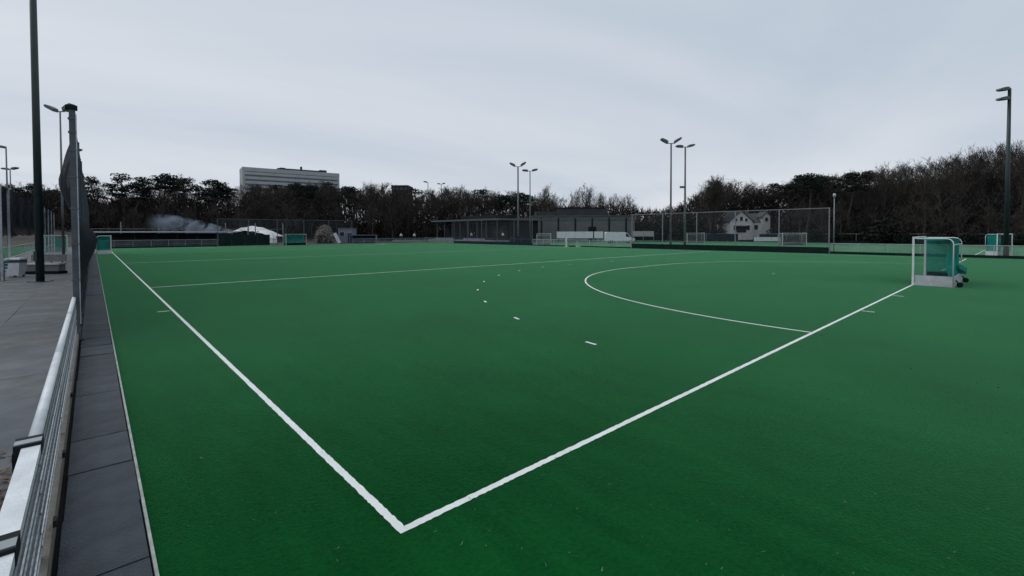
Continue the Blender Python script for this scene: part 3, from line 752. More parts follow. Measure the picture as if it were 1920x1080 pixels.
for (xx, yy, zz, ww, hh) in ((-4.2, 0, b0+1.2, 1.0, 1.4), (-.7, 0, b0+1.2, 1.1, 1.4), (-2.5, 0, b0+3.6, .9, 1.3), (-3.9, 0, b0+3.3, .7, 1.0), (-1.2, 0, b0+3.3, .7, 1.0), (1.9, .8, b0+1.3, 1.1, 1.4), (4.4, .3, b0+3.4, .9, 1.2), (4.4, .8, b0+1.3, 1.1, 1.4)):
    f = boxpart('window', (xx, yy-.03, zz), (ww, .1, hh), M['white'], t); boxpart('pane', (xx, yy-.09, zz), (ww-.16, .05, hh-.16), M['glass'], f)
boxpart('door', (-2.5, -.05, b0+.7), (2.6, .12, 1.6), M['wall_dark'], t)
boxpart('canopy', (-2.5, -.6, b0+1.65), (3.4, 1.2, .12), M['roof_tile'], t)
# long dark shelter at the far left
t = thing('long_shelter', 'long low dark shelter with a thin pale roof edge at the far left end', 'shelter', (8, 98.6, 0))
boxpart('back_wall', (0, 3.6, 1.2), (21.4, .2, 2.4), M['wall_dark'], t)
boxpart('roof', (0, 1.8, 2.62), (22, 4.2, .14), M['roof_dark'], t)
boxpart('roof_edge', (0, -.36, 2.66), (22, .08, .22), M['galv'], t)
for k in range(8): boxpart('post', (-10.4+2.97*k, -.1, 1.27), (.10, .10, 2.54), M['wall_dark'], t)
for k in range(6): boxpart('bench_seat', (-9+3.6*k, 3.1, .45), (3.0, .4, .08), M['wall_grey'], t)
t = thing('post_row', 'row of bare posts with a wire behind the long dark shelter', 'fence', (8, 104, 0))
for k in range(7): boxpart('post', (-11.4+5.35*k, 0, 2.1), (.16, .16, 4.7), M['galv_dark'], t)
MB().tube([(-11.4, 0, 3.2), (20.7, 0, 3.2)], .03, 5).build('wire', M['galv_dark'], t)

# white tent
x, y = XY(474, 116); t = thing('marquee', 'white domed tent behind the dark windscreen', 'tent', (x, y, 0), FACE)
b = MB(); nx, ny = 28, 8; Wt, Dt = 12.2, 7.0
for j in range(ny+1):
    for i in range(nx+1):
        xx = -Wt/2+Wt*i/nx; yy = -Dt/2+Dt*j/ny
        e = max(0, 1-(abs(xx)/(Wt/2))**1.7)**.85; q = max(0, 1-(abs(yy)/(Dt/2))**2.2)
        b.v.append((xx, yy, 1.55+2.55*e*(.55+.45*q)+.10*math.cos(xx*2*math.pi/2.1)*e))
for j in range(ny):
    for i in range(nx): b.f.append((j*(nx+1)+i, j*(nx+1)+i+1, (j+1)*(nx+1)+i+1, (j+1)*(nx+1)+i))
b.build('canopy', M['tent'], t, True)
boxpart('side_wall', (0, -Dt/2+.1, .85), (Wt-.2, .06, 1.7), M['tent'], t)
for k in range(6): boxpart('pole', (-Wt/2+.1+k*(Wt-.2)/5, -Dt/2+.02, .9), (.08, .08, 1.8), M['galv_dark'], t)
for k, xx in enumerate((-1.0, 1.7, 3.0)): boxpart('vent', (xx, -Dt/2+.35, 2.9-.15*k), (.9-.2*k, .05, .5), M['wall_grey'], t)
MB().box((.9, -Dt/2-.2, 1.9), (.14, .14, 3.8)).build('front_pole', M['galv_dark'], t)
x, y = XY(509, 112); t = thing('small_tent', 'small white pointed tent at the right end of the dark windscreen', 'tent', (x, y, 0), FACE)
b = MB(); b.add([(-.9, -.9, 0), (.9, -.9, 0), (.9, .9, 0), (-.9, .9, 0), (-.85, -.85, 1.7), (.85, -.85, 1.2), (.85, .85, 1.2), (-.85, .85, 1.7), (-.1, 0, 2.7)],
    [(0, 1, 5, 4), (1, 2, 6, 5), (2, 3, 7, 6), (3, 0, 4, 7), (4, 5, 8), (5, 6, 8), (6, 7, 8), (7, 4, 8)]); b.build('canopy', M['tent'], t)
for sx in (-.9, .9): boxpart('pole', (sx, -.93, .85), (.06, .06, 1.7), M['galv_dark'], t)
# brush heap
x, y = XY(608, 108); t = thing('brush_heap', 'rounded heap of brown branches and pale offcuts right of the far goal', 'heap', (x, y, 0), FACE)
R = random.Random(21)
b = MB(); c_ = MB()
for i in range(900):
    a = R.uniform(0, 6.28); ph = R.random()**.6*1.45; r = R.uniform(.80, 1.0)
    p = Vector((2.15*r*math.cos(a)*math.cos(ph), 1.8*r*math.sin(a)*math.cos(ph), 3.9*r*math.sin(ph)))
    dv_ = Vector((R.gauss(0, 1), R.gauss(0, 1), R.gauss(0, .8))).normalized()*R.uniform(.25, .7)
    (c_ if R.random() < .16 else b).bar(p-dv_, p+dv_, R.uniform(.05, .14), R.uniform(.05, .14))
b.build('branches', M['ply'], t)['kind'] = 'stuff'; c_.build('offcuts', M['ply_pale'], t)['kind'] = 'stuff'
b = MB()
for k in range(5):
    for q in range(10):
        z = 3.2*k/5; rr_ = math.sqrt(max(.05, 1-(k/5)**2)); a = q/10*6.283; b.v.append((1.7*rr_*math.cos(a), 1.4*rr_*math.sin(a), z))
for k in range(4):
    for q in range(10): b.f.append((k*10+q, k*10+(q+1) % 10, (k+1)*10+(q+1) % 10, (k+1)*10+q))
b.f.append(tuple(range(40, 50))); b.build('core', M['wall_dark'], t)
x, y = XY(633, 107); t = thing('leaning_board', 'pale board leaning beside the brush heap', 'board', (x, y, 0), FACE)
b = MB().bar((-.7, 0, 2.3), (.45, 0, .05), .75, .10, (0, 1, 0)); b.build('board', M['board_white'], t); MB().bar((.3, .35, 0), (-.4, .2, 1.7), .09).build('prop', M['wall_dark'], t)
x, y = XY(648, 112); t = thing('site_cabin', 'small pale-framed cabin at the right end of the far ball-catch fence', 'cabin', (x, y, 0), FACE)
boxpart('wall', (0, 1.2, 1.7), (3.6, 2.4, 3.4), M['board_blue'], t); boxpart('roof', (0, 1.2, 3.5), (3.9, 2.7, .18), M['fascia'], t)
f = boxpart('window', (-.8, -.03, 2.1), (1.2, .08, 1.1), M['galv'], t); boxpart('pane', (-.8, -.08, 2.1), (1.0, .06, .9), M['glass'], f); boxpart('door', (1.0, -.03, 1.15), (.9, .08, 2.2), M['wall_dark'], t)
x, y = XY(680, 106); t = thing('dugout', 'low blue-grey dugout left of the clubhouse', 'dugout', (x, y, 0), FACE)
boxpart('back_wall', (0, 1.0, .9), (6.0, .1, 1.8), M['board_navy'], t); boxpart('roof', (0, .45, 1.85), (6.2, 1.4, .09), M['board_blue'], t); boxpart('seat', (0, .6, .45), (5.7, .4, .1), M['board_blue'], t)
for sx in (-3.0, 3.0): boxpart('side_wall', (sx, .5, .9), (.08, 1.0, 1.75), M['board_blue'], t)
# hoardings seen above the touchline rail
def board(label, u0, u1, v0, v1, dep, m, n=1, grp=None):
    x, y = XY((u0+u1)/2, dep); z0, z1 = max(.05, ZZ(v1, dep)), ZZ(v0, dep); ww = (u1-u0)/869*dep
    t = thing('hoarding', label, 'hoarding', (x, y, 0), FACE)
    for k in range(n): boxpart('panel', (-ww/2+ww*(k+.5)/n, 0, (z0+z1)/2), (ww/n-.05, .06, z1-z0), m, t)
    for k in range(n+1): boxpart('post', (-ww/2+ww*k/n, .08, z1/2), (.08, .08, z1), M['galv_dark'], t)
board('long white hoarding in front of the grey hall', 1044, 1112, 434.5, 447, 100, M['board_white'], 4)
board('white hoarding beside the door of the grey hall', 1114, 1131, 434.5, 447, 100, M['board_white'], 1)
board('faded pinkish hoarding behind the left end of the tall fence', 1187, 1226, 434, 444, 101, M['board_pink'], 2)
board('navy hoarding left of the white house, behind the tall fence', 1325, 1384, 439.5, 452, 103, M['board_navy'], 3)
board('low white hoarding below the white house', 1414, 1463, 446, 453.5, 103, M['board_white'], 3)
board('navy hoarding below the white house on the right', 1424, 1464, 440, 445.7, 103.4, M['board_navy'], 2)
board('grey hoarding behind the right-hand low railing', 1645, 1672, 446, 457, 92, M['board_pink'], 2)
board('navy hoarding along the touchline left of the marker post', 958, 996, 443, 456, 96, M['board_navy'], 2)
# white van parked at the hall
x, y = XY(1162, 100); t = thing('parked_van', 'white van parked before the grey hall at the right end of the white hoardings', 'van', (x, y, 0), FACE)
prof = [(-3.1, .45), (3.0, .45), (3.05, 1.0), (2.2, 1.25), (1.35, 2.25), (.9, 2.4), (-3.0, 2.45), (-3.12, 2.2)]
b = MB(); n = len(prof)
for yy in (-.95, .95):
    for p in prof: b.v.append((p[0], yy, p[1]))
for i in range(n): b.f.append((i, (i+1) % n, n+(i+1) % n, n+i))
b.f.append(tuple(range(n-1, -1, -1))); b.f.append(tuple(range(n, 2*n))); b.build('body', M['board_white'], t)
b = MB(); b.add([(1.1, -.962, 1.4), (2.0, -.962, 1.35), (1.35, -.962, 2.1), (1.1, -.962, 2.15)], [(0, 1, 2, 3)]); b.build('side_window', M['glass'], t)
b = MB(); b.add([(2.21, -.8, 1.28), (2.21, .8, 1.28), (1.40, .8, 2.22), (1.40, -.8, 2.22)], [(0, 1, 2, 3)]); b.build('windscreen', M['glass'], t)
for xx in (-2.0, 2.0):
    for yy in (-.9, .9):
        wh = MB().tube([(xx, yy-.1, .36), (xx, yy+.1, .36)], .36, 14).build('wheel', M['black'], t); MB().tube([(xx, yy-.12, .36), (xx, yy+.12, .36)], .18, 10).build('rim', M['galv'], wh)
for yy in (-.7, .7): boxpart('headlight', (3.04, yy, .85), (.06, .3, .18), M['glass_lamp'], t)

# ------------------------------------------------------------------ people by the clubhouse
def skin_mesh(name, verts, edges, radii, m):
    me = bpy.data.meshes.new(name); me.from_pydata(verts, edges, []); me.update()
    o = bpy.data.objects.new('tmp', me); COL.objects.link(o)
    sk = o.modifiers.new('s', 'SKIN'); sv = me.skin_vertices[0].data
    for i, r in enumerate(radii): sv[i].radius = (r, r) if not isinstance(r, tuple) else r
    sv[0].use_root = True
    o.modifiers.new('d', 'SUBSURF').levels = 1
    dg = bpy.context.evaluated_depsgraph_get()
    out = bpy.data.meshes.new_from_object(o.evaluated_get(dg)); out.name = name
    out.materials.clear(); out.materials.append(m)
    out.polygons.foreach_set('use_smooth', [True]*len(out.polygons))
    bpy.data.objects.remove(o); return out
pv_ = [(0, 0, .95), (0, 0, 1.15), (0, 0, 1.38), (0, 0, 1.50), (0, -.01, 1.62), (0, -.015, 1.72),
       (.10, 0, .90), (.11, -.03, .50), (.12, .03, .08), (.12, -.14, .04), (-.10, 0, .90), (-.12, .02, .50), (-.13, .06, .08), (-.13, -.11, .04),
       (.19, 0, 1.40), (.25, .03, 1.12), (.24, -.08, .90), (.24, -.11, .80), (-.19, 0, 1.40), (-.25, .03, 1.12), (-.22, -.12, .94), (-.20, -.17, .85)]
pe = [(0, 1), (1, 2), (2, 3), (3, 4), (4, 5), (0, 6), (6, 7), (7, 8), (8, 9), (0, 10), (10, 11), (11, 12), (12, 13), (2, 14), (14, 15), (15, 16), (16, 17), (2, 18), (18, 19), (19, 20), (20, 21)]
pr = [.13, .125, .14, .06, .09, .075, .09, .06, .045, .035, .09, .06, .045, .035, .06, .045, .035, .03, .06, .045, .035, .03]
body_me = skin_mesh('body', pv_, pe, pr, M['skin'])
jv = [pv_[i] for i in (0, 1, 2, 14, 15, 16, 18, 19, 20)]
jacket_me = skin_mesh('jacket', jv, [(0, 1), (1, 2), (2, 3), (3, 4), (4, 5), (2, 6), (6, 7), (7, 8)], [.165, .16, .165, .085, .068, .055, .085, .068, .055], M['cloth_white'])
jacket_dk = jacket_me.copy(); jacket_dk.materials.clear(); jacket_dk.materials.append(M['cloth_dark'])
tv = [(0, 0, .93)] + [pv_[i] for i in (6, 7, 8, 10, 11, 12)]
trouser_me = skin_mesh('trousers', tv, [(0, 1), (1, 2), (2, 3), (0, 4), (4, 5), (5, 6)], [.15, .115, .085, .072, .115, .085, .072], M['cloth_dark'])
hair_b = MB()
for j in range(5):
    for k in range(10):
        a = 6.283*k/10; e = j/4*1.4; hair_b.v.append((.098*math.cos(a)*math.cos(e), .012+.105*math.sin(a)*math.cos(e), 1.70+.125*math.sin(e)))
for j in range(4):
    for k in range(10): hair_b.f.append((j*10+k, j*10+(k+1) % 10, (j+1)*10+(k+1) % 10, (j+1)*10+k))
hair_me = hair_b.mesh('hair', M['hair'], True)
def person(label, loc, rz, white=True):
    t = thing('person', label, 'person', loc, rz, 'people standing by the clubhouse')
    link('body', body_me, t); link('jacket', jacket_me if white else jacket_dk, t); link('trousers', trouser_me, t); link('hair', hair_me, t)
x, y = XY(768, 113); t = thing('viewing_bank', 'low concrete viewing step at the far corner left of the clubhouse', 'step', (x, y, 0), FACE)
boxpart('step', (0, 0, .15), (8.4, 3.4, .3), M['concrete'], t); boxpart('upper_step', (0, .8, .45), (8.4, 1.8, .3), M['concrete'], t)
x, y = XY(752, 113.8); person('person in white top and dark trousers, leftmost on the low viewing step', (x, y, .6), FACE)
x, y = XY(777, 113.8); person('person in white top standing on the viewing step nearer the clubhouse', (x, y, .6), FACE+.5)
yA, dA = onX(884, 64.6)
person('person in white top before the clubhouse windows, one of two close together', (64.6, yA, .7), FACE-.6)
person('person in dark clothes beside a person in white before the clubhouse windows', (64.9, yA-.7, .7), FACE+1.2, False)
yA, dA = onX(943, 64.6)
person('person in white top near the right end of the clubhouse terrace', (64.6, yA, .7), FACE+2.5)

# ------------------------------------------------------------------ trees
def rand_perp(d, R):
    v = Vector((R.gauss(0, 1), R.gauss(0, 1), R.gauss(0, 1))); v -= d*v.dot(d); return v.normalized()
def ribbon(b, p, q, wd, R):
    d = (q-p); s = rand_perp(d.normalized(), R)*wd*.5
    b.quad(p-s, p+s, q+s*.4, q-s*.4)
def bare_tree(seed, H=10.0, spread=.45, upright=.35, trunk_f=.30, nprim=11, twig=.05, dens=1.0):
    R = random.Random(seed); tr = MB(); cr_ = MB()
    # trunk path
    pts = []; rr = []; x = y = 0
    nseg = 9
    for i in range(nseg+1):
        t = i/nseg; pts.append(Vector((x, y, H*.86*t))); rr.append(.19*(1-t)**.9+.025); x += R.gauss(0, .10); y += R.gauss(0, .10)
    rr[0] *= 1.35
    tr.tube(pts, rr, 6)
    def at(t):
        k = min(nseg-1, int(t*nseg)); f = t*nseg-k; return pts[k].lerp(pts[k+1], f)
    def branch(p, d, ln, r, lev):
        n = 3; q = [p]; dd = d.copy()
        for i in range(n):
            dd = (dd+Vector((R.gauss(0, .16), R.gauss(0, .16), R.gauss(.05, .12)+upright*.22))).normalized(); q.append(q[-1]+dd*ln/n)
        if lev == 0: tr.tube(q, [r, r*.75, r*.5, r*.28], 4, False)
        elif lev == 1:
            for a_, b_ in zip(q, q[1:]): ribbon(cr_, a_, b_, r*1.7, R)
        else:
            for a_, b_ in zip(q[::2], q[1::2]+[q[-1]]): ribbon(cr_, a_, b_, twig*.8, R)
            ribbon(cr_, q[0], q[-1], twig*.8, R)
        if lev < 2:
            m = int((7 if lev == 0 else 6)*dens)
            for i in range(m):
                t = R.uniform(.25, 1.0); k = min(n-1, int(t*n)); pp = q[k].lerp(q[k+1], t*n-k)
                nd = (dd*.75+rand_perp(dd, R)*.75+Vector((0, 0, upright*.5))).normalized()
                branch(pp, nd, ln*R.uniform(.38, .62), r*.5, lev+1)
        else:
            for i in range(3):
                t = R.uniform(.3, 1.0); k = min(n-1, int(t*n)); pp = q[k].lerp(q[k+1], t*n-k)
                nd = (dd+rand_perp(dd, R)*.6+Vector((0, 0, .15))).normalized(); ribbon(cr_, pp, pp+nd*ln*R.uniform(.35, .6), twig*.62, R)
    for i in range(nprim):
        t = trunk_f+(1-trunk_f)*(i+R.random()*.8)/nprim; t = min(t, .99)
        a = i*2.4+R.uniform(-.4, .4); out = Vector((math.cos(a), math.sin(a), 0))
        el = upright+.35+.5*t
        d = (out*math.cos(el)+Vector((0, 0, 1))*math.sin(el)).normalized()
        branch(at(t), d, H*spread*(1.0-.62*(t-trunk_f)/(1-trunk_f))*R.uniform(.75, 1.1), .085*(1.1-t*.7), 0)
    return tr.mesh('trunk', M['bark'], True), cr_.mesh('crown', M['twig'])
def pine_tree(seed, H=10.0, crown0=.52, spread=.26, flat=.42, nl=13, nq=46, top_round=True):
    R = random.Random(seed); tr = MB(); cr_ = MB()
    pts = []; rr = []; x = y = 0; ns = 8
    for i in range(ns+1):
        t = i/ns; pts.append(Vector((x, y, H*.95*t))); rr.append(.20*(1-t)**.8+.03); x += R.gauss(0, .13); y += R.gauss(0, .13)
    tr.tube(pts, rr, 6)
    def at(t): k = min(ns-1, int(t*ns)); return pts[k].lerp(pts[k+1], t*ns-k)
    clumps = []
    for i in range(nl):
        t = crown0+(1-crown0)*(i+R.random())/nl; t = min(.985, t)
        a = i*2.4+R.uniform(-.5, .5); ln = H*spread*(1.05-.75*((t-crown0)/(1-crown0))**1.6)*R.uniform(.55, 1.1)
        d = Vector((math.cos(a), math.sin(a), R.uniform(.05, .45))).normalized()
        p = at(t); q = p+d*ln
        tr.tube([p, p.lerp(q, .5)+Vector((0, 0, -.08)), q], [.065, .05, .025], 4, False)
        clumps.append((q, R.uniform(.75, 1.35))); 
        if ln > 1.3: clumps.append((p.lerp(q, .62)+Vector((R.gauss(0, .3), R.gauss(0, .3), .15)), R.uniform(.6, 1.0)))
    clumps.append((pts[-1]+Vector((0, 0, .1)), 1.0)); clumps.append((pts[-1]+Vector((.5, .2, -.4)), 1.0)); clumps.append((pts[-1]+Vector((-.5, -.3, -.5)), .9))
    for c, s in clumps:
        for i in range(nq):
            v = Vector((R.gauss(0, 1), R.gauss(0, 1), R.gauss(0, 1))).normalized()*R.random()**.4
            p = c+Vector((v.x*s, v.y*s, v.z*s*flat)); q = Vector((R.gauss(0, 1), R.gauss(0, 1), R.gauss(0, .7))).normalized()
            s1 = q*R.uniform(.12, .26); s2 = rand_perp(q, R)*R.uniform(.05, .12)
            cr_.quad(p-s1-s2*.3, p-s2, p+s1, p+s2)
    return tr.mesh('trunk', M['bark_pine'], True), cr_.mesh('crown', M['needle'])
def shrub_mesh(seed, n=700):
    R = random.Random(seed); b = MB(); st = MB()
    for i in range(9):
        a = R.uniform(0, 6.28); st.tube([(0, 0, 0), (.5*math.cos(a), .5*math.sin(a), 1.2)], [.05, .02], 4, False)
    for i in range(n):
        v = Vector((R.gauss(0, 1), R.gauss(0, 1), R.gauss(0, 1))).normalized()*R.uniform(.55, 1.0)
        k = 1+.25*math.sin(v.x*4+seed)+.2*math.sin(v.y*5)
        p = Vector((v.x*1.5*k, v.y*1.4*k, 1.25+v.z*1.2*k)); 
        if p.z < .05: p.z = .05
        q = Vector((R.gauss(0, 1), R.gauss(0, 1), R.gauss(0, 1))).normalized()*R.uniform(.12, .25); s2 = rand_perp(q.normalized(), R)*R.uniform(.08, .16)
        b.quad(p-q, p-s2, p+q, p+s2)
    return st.mesh('stem', M['bark'], True), b.mesh('foliage', M['shrub'])
BARE = [bare_tree(s, 10, .44+.05*(s % 3), .30+.07*(s % 2), .24+.05*(s % 3), 11, .036, 1.18) for s in range(6)]
POPLAR = [bare_tree(40+s, 10, .46, .62, .20, 11, .035, .85) for s in range(3)]
SCRUB = [bare_tree(60+s, 10, .52, .25, .08, 13, .07, 1.0) for s in range(3)]
PINE = [pine_tree(80+s, 10, .60+.06*(s % 3), .20+.035*(s % 4), .34, 9+s % 3, 52) for s in range(7)]
FIR = [pine_tree(100+s, 10, .22, .22, .6, 20, 40) for s in range(2)]
KIND = {'bare': ('bare_tree', BARE, 'tree'), 'poplar': ('bare_tree', POPLAR, 'tree'), 'pine': ('pine_tree', PINE, 'tree'), 'fir': ('conifer_tree', FIR, 'tree'), 'scrub': ('bare_tree', SCRUB, 'tree')}
# silhouette of the treetops: (photo column, top row)
PROF = [(-160, 335), (0, 345), (60, 342), (120, 350), (165, 336), (178, 331), (197, 352), (216, 345), (232, 325), (262, 332), (300, 331), (312, 326), (345, 332), (374, 333), (388, 341), (402, 336), (430, 338), (452, 347),
        (500, 346), (560, 345), (590, 339), (625, 347), (660, 347), (700, 344), (722, 350), (745, 357), (790, 357), (825, 355), (850, 352), (900, 356), (940, 361), (958, 359), (985, 367), (1005, 372), (1024, 352), (1036, 372), (1052, 376), (1075, 356), (1100, 348), (1125, 362), (1160, 360), (1186, 365), (1198, 390), (1240, 396), (1262, 388), (1290, 378), (1312, 362), (1330, 345), (1346, 334), (1364, 338),
        (1382, 352), (1405, 346), (1424, 352), (1440, 350), (1470, 344), (1500, 333), (1516, 329), (1545, 333), (1575, 330), (1605, 325), (1640, 322), (1670, 313), (1700, 309), (1735, 302), (1765, 297), (1800, 290), (1840, 283), (1880, 274), (1920, 268), (2080, 250)]
DEP = [(-160, 112), (160, 118), (450, 122), (640, 140), (1000, 138), (1190, 142), (1260, 145), (1340, 132), (1480, 122), (1600, 108), (1750, 94), (1920, 86), (2080, 82)]
def interp(tab, u):
    for (a, b), (c, d) in zip(tab, tab[1:]):
        if a <= u <= c: return b+(d-b)*(u-a)/(c-a)
    return tab[-1][1] if u > tab[0][0] else tab[0][1]
SEG = [(-160, 60, 'behind the masts at the left edge'), (60, 130, 'behind the tall net post'), (130, 200, 'above the stored sideways goal'), (200, 265, 'above the left half of the dark shelter'), (265, 335, 'above the right half of the dark shelter'),
       (335, 400, 'above the drifting smoke'), (400, 455, 'above the windscreen, left of the hospital'), (455, 520, 'below the hospital, above the white tent'), (520, 580, 'below the hospital, above the far goal'), (580, 645, 'below the hospital, above the brush heap'),
       (645, 720, 'between the hospital and the dark rooftop'), (720, 790, 'beneath the dark rooftop'), (790, 850, 'above the left end of the clubhouse'), (850, 910, 'above the middle of the clubhouse'), (910, 962, 'above the right end of the clubhouse'),
       (962, 1010, 'behind the far pair of masts'), (1010, 1062, 'left of the dark hall roof'), (1062, 1130, 'above the dark hall roof'), (1130, 1200, 'above the right end of the hall'), (1200, 1300, 'around the nearer pair of masts'),
       (1300, 1370, 'left of the white house'), (1370, 1450, 'above the white house'), (1450, 1565, 'between the white house and the round lamp'), (1565, 1640, 'right of the round lamp'), (1640, 1710, 'left of the near goal'),
       (1710, 1810, 'above the near goal'), (1810, 1880, 'left of the stacked-lamp mast'), (1880, 2090, 'behind the stacked-lamp mast at the right edge')]
SUPER = [0, 0, 1, 1, 1, 1, 1, 2, 2, 2, 3, 3, 3, 3, 3, 3, 4, 5, 5, 6, 7, 7, 8, 8, 9, 9, 9, 9]
ROWW = ['tall', 'tall', 'tall', 'low']
MIX = {0: ('bare', 'bare', 'pine'), 1: ('pine', 'pine', 'bare'), 2: ('pine', 'bare', 'scrub'), 3: ('bare', 'bare', 'pine', 'scrub'), 4: ('bare',), 5: ('poplar',), 6: ('scrub',), 7: ('bare', 'bare', 'scrub'), 8: ('pine', 'pine', 'bare'), 9: ('bare', 'bare', 'bare', 'poplar')}
WORD = {'bare': 'leafless tree with spreading crown', 'poplar': 'leafless upright tree', 'pine': 'dark clumpy-crowned pine', 'fir': 'dark conifer', 'scrub': 'bushy leafless tree'}
R = random.Random(77)
used = {}
def top_of(me):
    z = np.empty(len(me.vertices)*3); me.vertices.foreach_get('co', z); return float(np.percentile(z[2::3], 98.5))
TOPS = {c.name: top_of(c) for k_ in KIND.values() for _, c in k_[1]}
def plant(kind, u, dep, ztop, row=0, wide=1.0):
    seg = next((i for i, q in enumerate(SEG) if q[0] <= u < q[1]), len(SEG)-1)
    x, y = XY(u, dep); zg = hill(x, y); h = max(2.5, ztop-zg)
    nm, lib, cat = KIND[kind]; trm, crm = R.choice(lib)
    lab = '%s %s %s' % (ROWW[row], WORD[kind], SEG[seg][2])
    t = thing(nm, lab, cat, (x, y, zg-.1), R.uniform(0, 6.28), WORD[kind]+'s '+SEG[seg][2])
    s = h/TOPS[crm.name]; sw = s*wide*R.uniform(.9, 1.15)
    t.scale = (sw, sw, s)
    link('trunk', trm, t); link('crown', crm, t)
for row, (dd, drop, stepm) in enumerate(((0, 0, 4.0), (9, 2, 4.4), (20, 0, 4.6), (-7, 30, 6.0))):
    u = -150.0+row*11
    while u < 2075:
        dep = interp(DEP, u)+dd+R.uniform(-3, 3)
        seg = SUPER[next(i for i, q in enumerate(SEG) if q[0] <= u < q[1])]
        top = interp(PROF, u)+R.uniform(-4, 7)+drop
        kind = R.choice(MIX[seg])
        ok = True
        if seg == 1 and row in (1, 2): top += R.uniform(8, 34); kind = R.choice(('bare', 'bare', 'pine'))
        if seg == 1 and row == 0: top += R.uniform(-2, 14)
        if seg == 6 and row in (1, 3) or seg == 5 and row == 3: ok = False
        if seg == 6 and R.random() < .3: ok = False
        if seg == 4 and row == 1: ok = False
        if row == 3:
            kind = R.choice(('scrub', 'bare')) if seg != 1 else 'scrub'
            top = max(top, 385) + R.uniform(-10, 6)
            if 1000 < u < 1320 or 1355 < u < 1470 or 740 < u < 1000: ok = False
        if row == 2 and seg == 7: dep += 12
        if 1360 < u < 1455 and dep < 140: dep = 142+R.uniform(0, 6)
        if 1000 < u < 1200: dep = max(dep, 141)
        if ok: plant(kind, u, dep, ZZ(top, dep), row, .9 if kind == 'poplar' else 1.0)
        u += stepm*R.uniform(.75, 1.25)*FPX/dep
# named silhouettes
for kind, u, top, dep, seg in (('pine', 178, 330, 118, 1), ('pine', 233, 324, 118, 1), ('pine', 312, 325, 120, 1), ('pine', 402, 336, 121, 1), ('pine', 270, 331, 124, 1), ('pine', 350, 332, 126, 1), ('bare', 1346, 333, 128, 7), ('bare', 1332, 346, 126, 7), ('bare', 1024, 350, 128, 4), ('pine', 1515, 328, 112, 8), ('pine', 1600, 326, 104, 8)):
    plant(kind, u, dep, ZZ(top, dep))
# dark evergreen shrubs along the right and left edges of the wood
for i, (u, dep, s) in enumerate(((1566, 88, 1.0), (1640, 86, 1.5), (1662, 87, 1.9), (1688, 84, 1.2), (1745, 80, 1.0), (1780, 78, 1.05), (1822, 76, .9), (1860, 74, .95), (1912, 72, .9), (1270, 112, 1.6), (1300, 114, 2.2), (1235, 116, 2.0), (1345, 116, 1.4), (1462, 116, 1.7), (1480, 114, 1.2), (1530, 98, 1.2), (1950, 72, 1.1), (1215, 120, 1.9), (1188, 122, 1.6))):
    st, fo = shrub_mesh(200+i % 4) if i < 4 else (None, None)
    if i < 4: used[i] = (st, fo)
    st, fo = used[i % 4]
    x, y = XY(u, dep); where = 'behind the right-hand railing' if u > 1550 else 'beyond the tall fence'
    t = thing('evergreen_shrub', 'dark rounded evergreen shrub '+where+', '+next((q[2] for q in SEG if q[0] <= u < q[1]), ''), 'shrub', (x, y, hill(x, y)), R.uniform(0, 6), 'dark shrubs '+where)
    t.scale = (s, s, s); link('stem', st, t); link('foliage', fo, t)
# the tangle beneath and behind the trees, one mass
b = MB(); R = random.Random(5)
for i in range(125000):
    u = R.uniform(-165, 2090) if i % 3 else R.uniform(1480, 2090); dep = interp(DEP, u)+R.uniform(-6, 34)
    if 1360 < u < 1455: dep = max(dep, 140)
    if 995 < u < 1200: dep = max(dep, 141)
    x, y = XY(u, dep); zg = hill(x, y)
    top = ZZ(interp(PROF, u), dep)
    zmax = (top-zg)*(.78 if not 165 < u < 455 else .50)
    if u > 1560: zmax = (top-zg)*.52
    if 1200 < u < 1310: zmax = (top-zg)*.92
    if 1062 < u < 1200: zmax = min(zmax, ZZ(388, dep)-zg)
    hh = max(.3, zmax)*R.random()**1.35
    kd = min(1, dep/128)**1.5; ln = R.uniform(.8, 2.6)*kd; d_ = Vector((R.gauss(0, .6), R.gauss(0, .6), 1)).normalized()*ln
    p = Vector((x, y, zg+hh-.3)); wv = R.uniform(.05, .16)*(1.6 if R.random() < .3 else 1)*(1.5-.7*hh/max(1, zmax))*kd
    s = rand_perp(d_.normalized(), R)*wv
    b.quad(p-s, p+s, p+d_+s*.3, p+d_-s*.3)
o = b.build('undergrowth', M['brush']); tag(o, 'dark tangle of bare undergrowth filling the wood behind the pitches', 'undergrowth', None, 'stuff')

# ------------------------------------------------------------------ smoke drifting left of the tent
m = bpy.data.materials.new('smoke_volume'); m.use_nodes = True; n = m.node_tree
n.nodes.remove(n.nodes['Principled BSDF'])
pvn = n.nodes.new('ShaderNodeVolumePrincipled'); pvn.inputs['Color'].default_value = (.66, .79, .98, 1); pvn.inputs['Anisotropy'].default_value = .1
tcn = n.nodes.new('ShaderNodeTexCoord'); ns1 = n.nodes.new('ShaderNodeTexNoise'); ns1.inputs['Scale'].default_value = .30; ns1.inputs['Detail'].default_value = 4; ns1.inputs['Distortion'].default_value = 1.2
n.links.new(tcn.outputs['Object'], ns1.inputs['Vector'])
mr = n.nodes.new('ShaderNodeMapRange'); n.links.new(ns1.outputs['Fac'], mr.inputs[0]); mr.inputs[1].default_value = .40; mr.inputs[2].default_value = .72; mr.inputs[3].default_value = 0; mr.inputs[4].default_value = 1.6
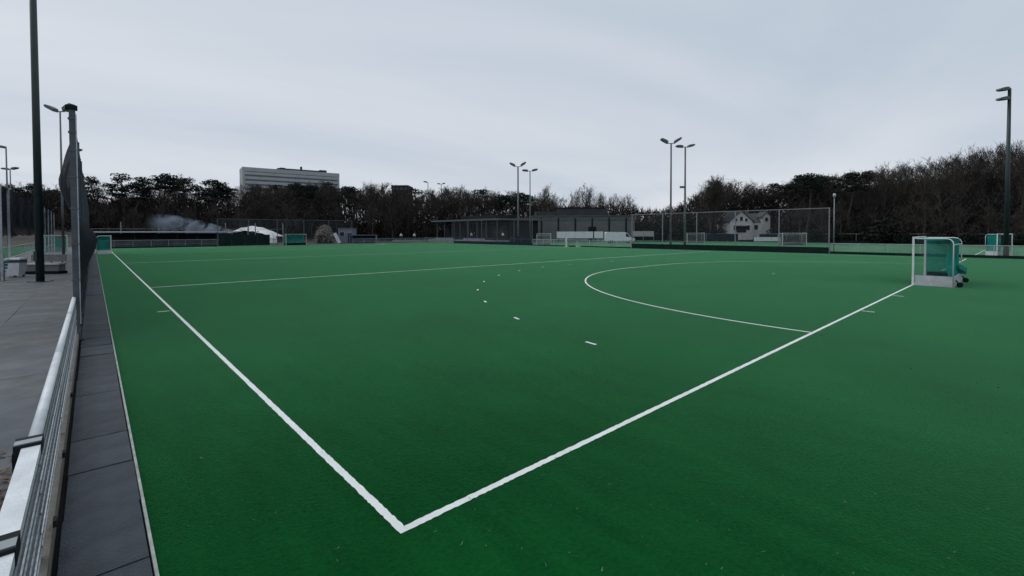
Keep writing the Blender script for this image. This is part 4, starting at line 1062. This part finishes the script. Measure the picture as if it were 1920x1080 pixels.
# denser towards the fire at the right end, thinning as it drifts
sx_ = n.nodes.new('ShaderNodeSeparateXYZ'); n.links.new(tcn.outputs['Object'], sx_.inputs[0])
gr = n.nodes.new('ShaderNodeMapRange'); n.links.new(sx_.outputs['X'], gr.inputs[0]); gr.inputs[1].default_value = -11; gr.inputs[2].default_value = 8; gr.inputs[3].default_value = .15; gr.inputs[4].default_value = 1.8
ml = n.nodes.new('ShaderNodeMath'); ml.operation = 'MULTIPLY'; n.links.new(mr.outputs[0], ml.inputs[0]); n.links.new(gr.outputs[0], ml.inputs[1])
def mth(op, a, b_=None):
    q = n.nodes.new('ShaderNodeMath'); q.operation = op
    for k_, v_ in enumerate((a, b_)):
        if v_ is None: continue
        if isinstance(v_, (int, float)): q.inputs[k_].default_value = v_
        else: n.links.new(v_, q.inputs[k_])
    return q.outputs[0]
X_, Y_, Z_ = sx_.outputs['X'], sx_.outputs['Y'], sx_.outputs['Z']
wz = mth('DIVIDE', mth('ADD', mth('SUBTRACT', Z_, 3.9), mth('MULTIPLY', X_, .118)), mth('SUBTRACT', 2.35, mth('MULTIPLY', X_, .086)))
fz = mth('MAXIMUM', mth('SUBTRACT', 1.0, mth('MULTIPLY', wz, wz)), 0.0); yy_ = mth('DIVIDE', Y_, 2.0)
fy = mth('MAXIMUM', mth('SUBTRACT', 1.0, mth('MULTIPLY', yy_, yy_)), 0.0)
edge_ = n.nodes.new('ShaderNodeMapRange'); n.links.new(X_, edge_.inputs[0]); edge_.inputs[1].default_value = -10.5; edge_.inputs[2].default_value = -4
dens_ = mth('MULTIPLY', mth('MULTIPLY', ml.outputs[0], edge_.outputs[0]), mth('MULTIPLY', fz, fy))
n.links.new(dens_, pvn.inputs['Density']); n.links.new(pvn.outputs[0], n.nodes['Material Output'].inputs['Volume'])
b = MB(); ns_, na = 20, 14
for i in range(ns_+1):
    t = i/ns_; xx = -11+22*t
    cz = 5.2-2.6*t; rz_ = (3.3-1.9*t)*math.sin(math.pi*min(1, max(.03, .08+t*.9)))**.5+.05; ry = 2.0*math.sin(math.pi*min(.97, max(.03, t)))**.6
    for k in range(na): a = 6.283*k/na; b.v.append((xx, ry*math.cos(a), cz+rz_*math.sin(a)))
for i in range(ns_):
    for k in range(na): b.f.append((i*na+k, i*na+(k+1) % na, (i+1)*na+(k+1) % na, (i+1)*na+k))
b.f.append(tuple(range(na))); b.f.append(tuple(ns_*na+k for k in range(na-1, -1, -1)))
x, y = XY(352, 112); o = b.build('smoke', m); o.location = (x, y, 0); o.rotation_euler = (0, 0, FACE)
tag(o, 'bluish smoke drifting over the shelter roof left of the white tent', 'smoke', None, 'stuff')
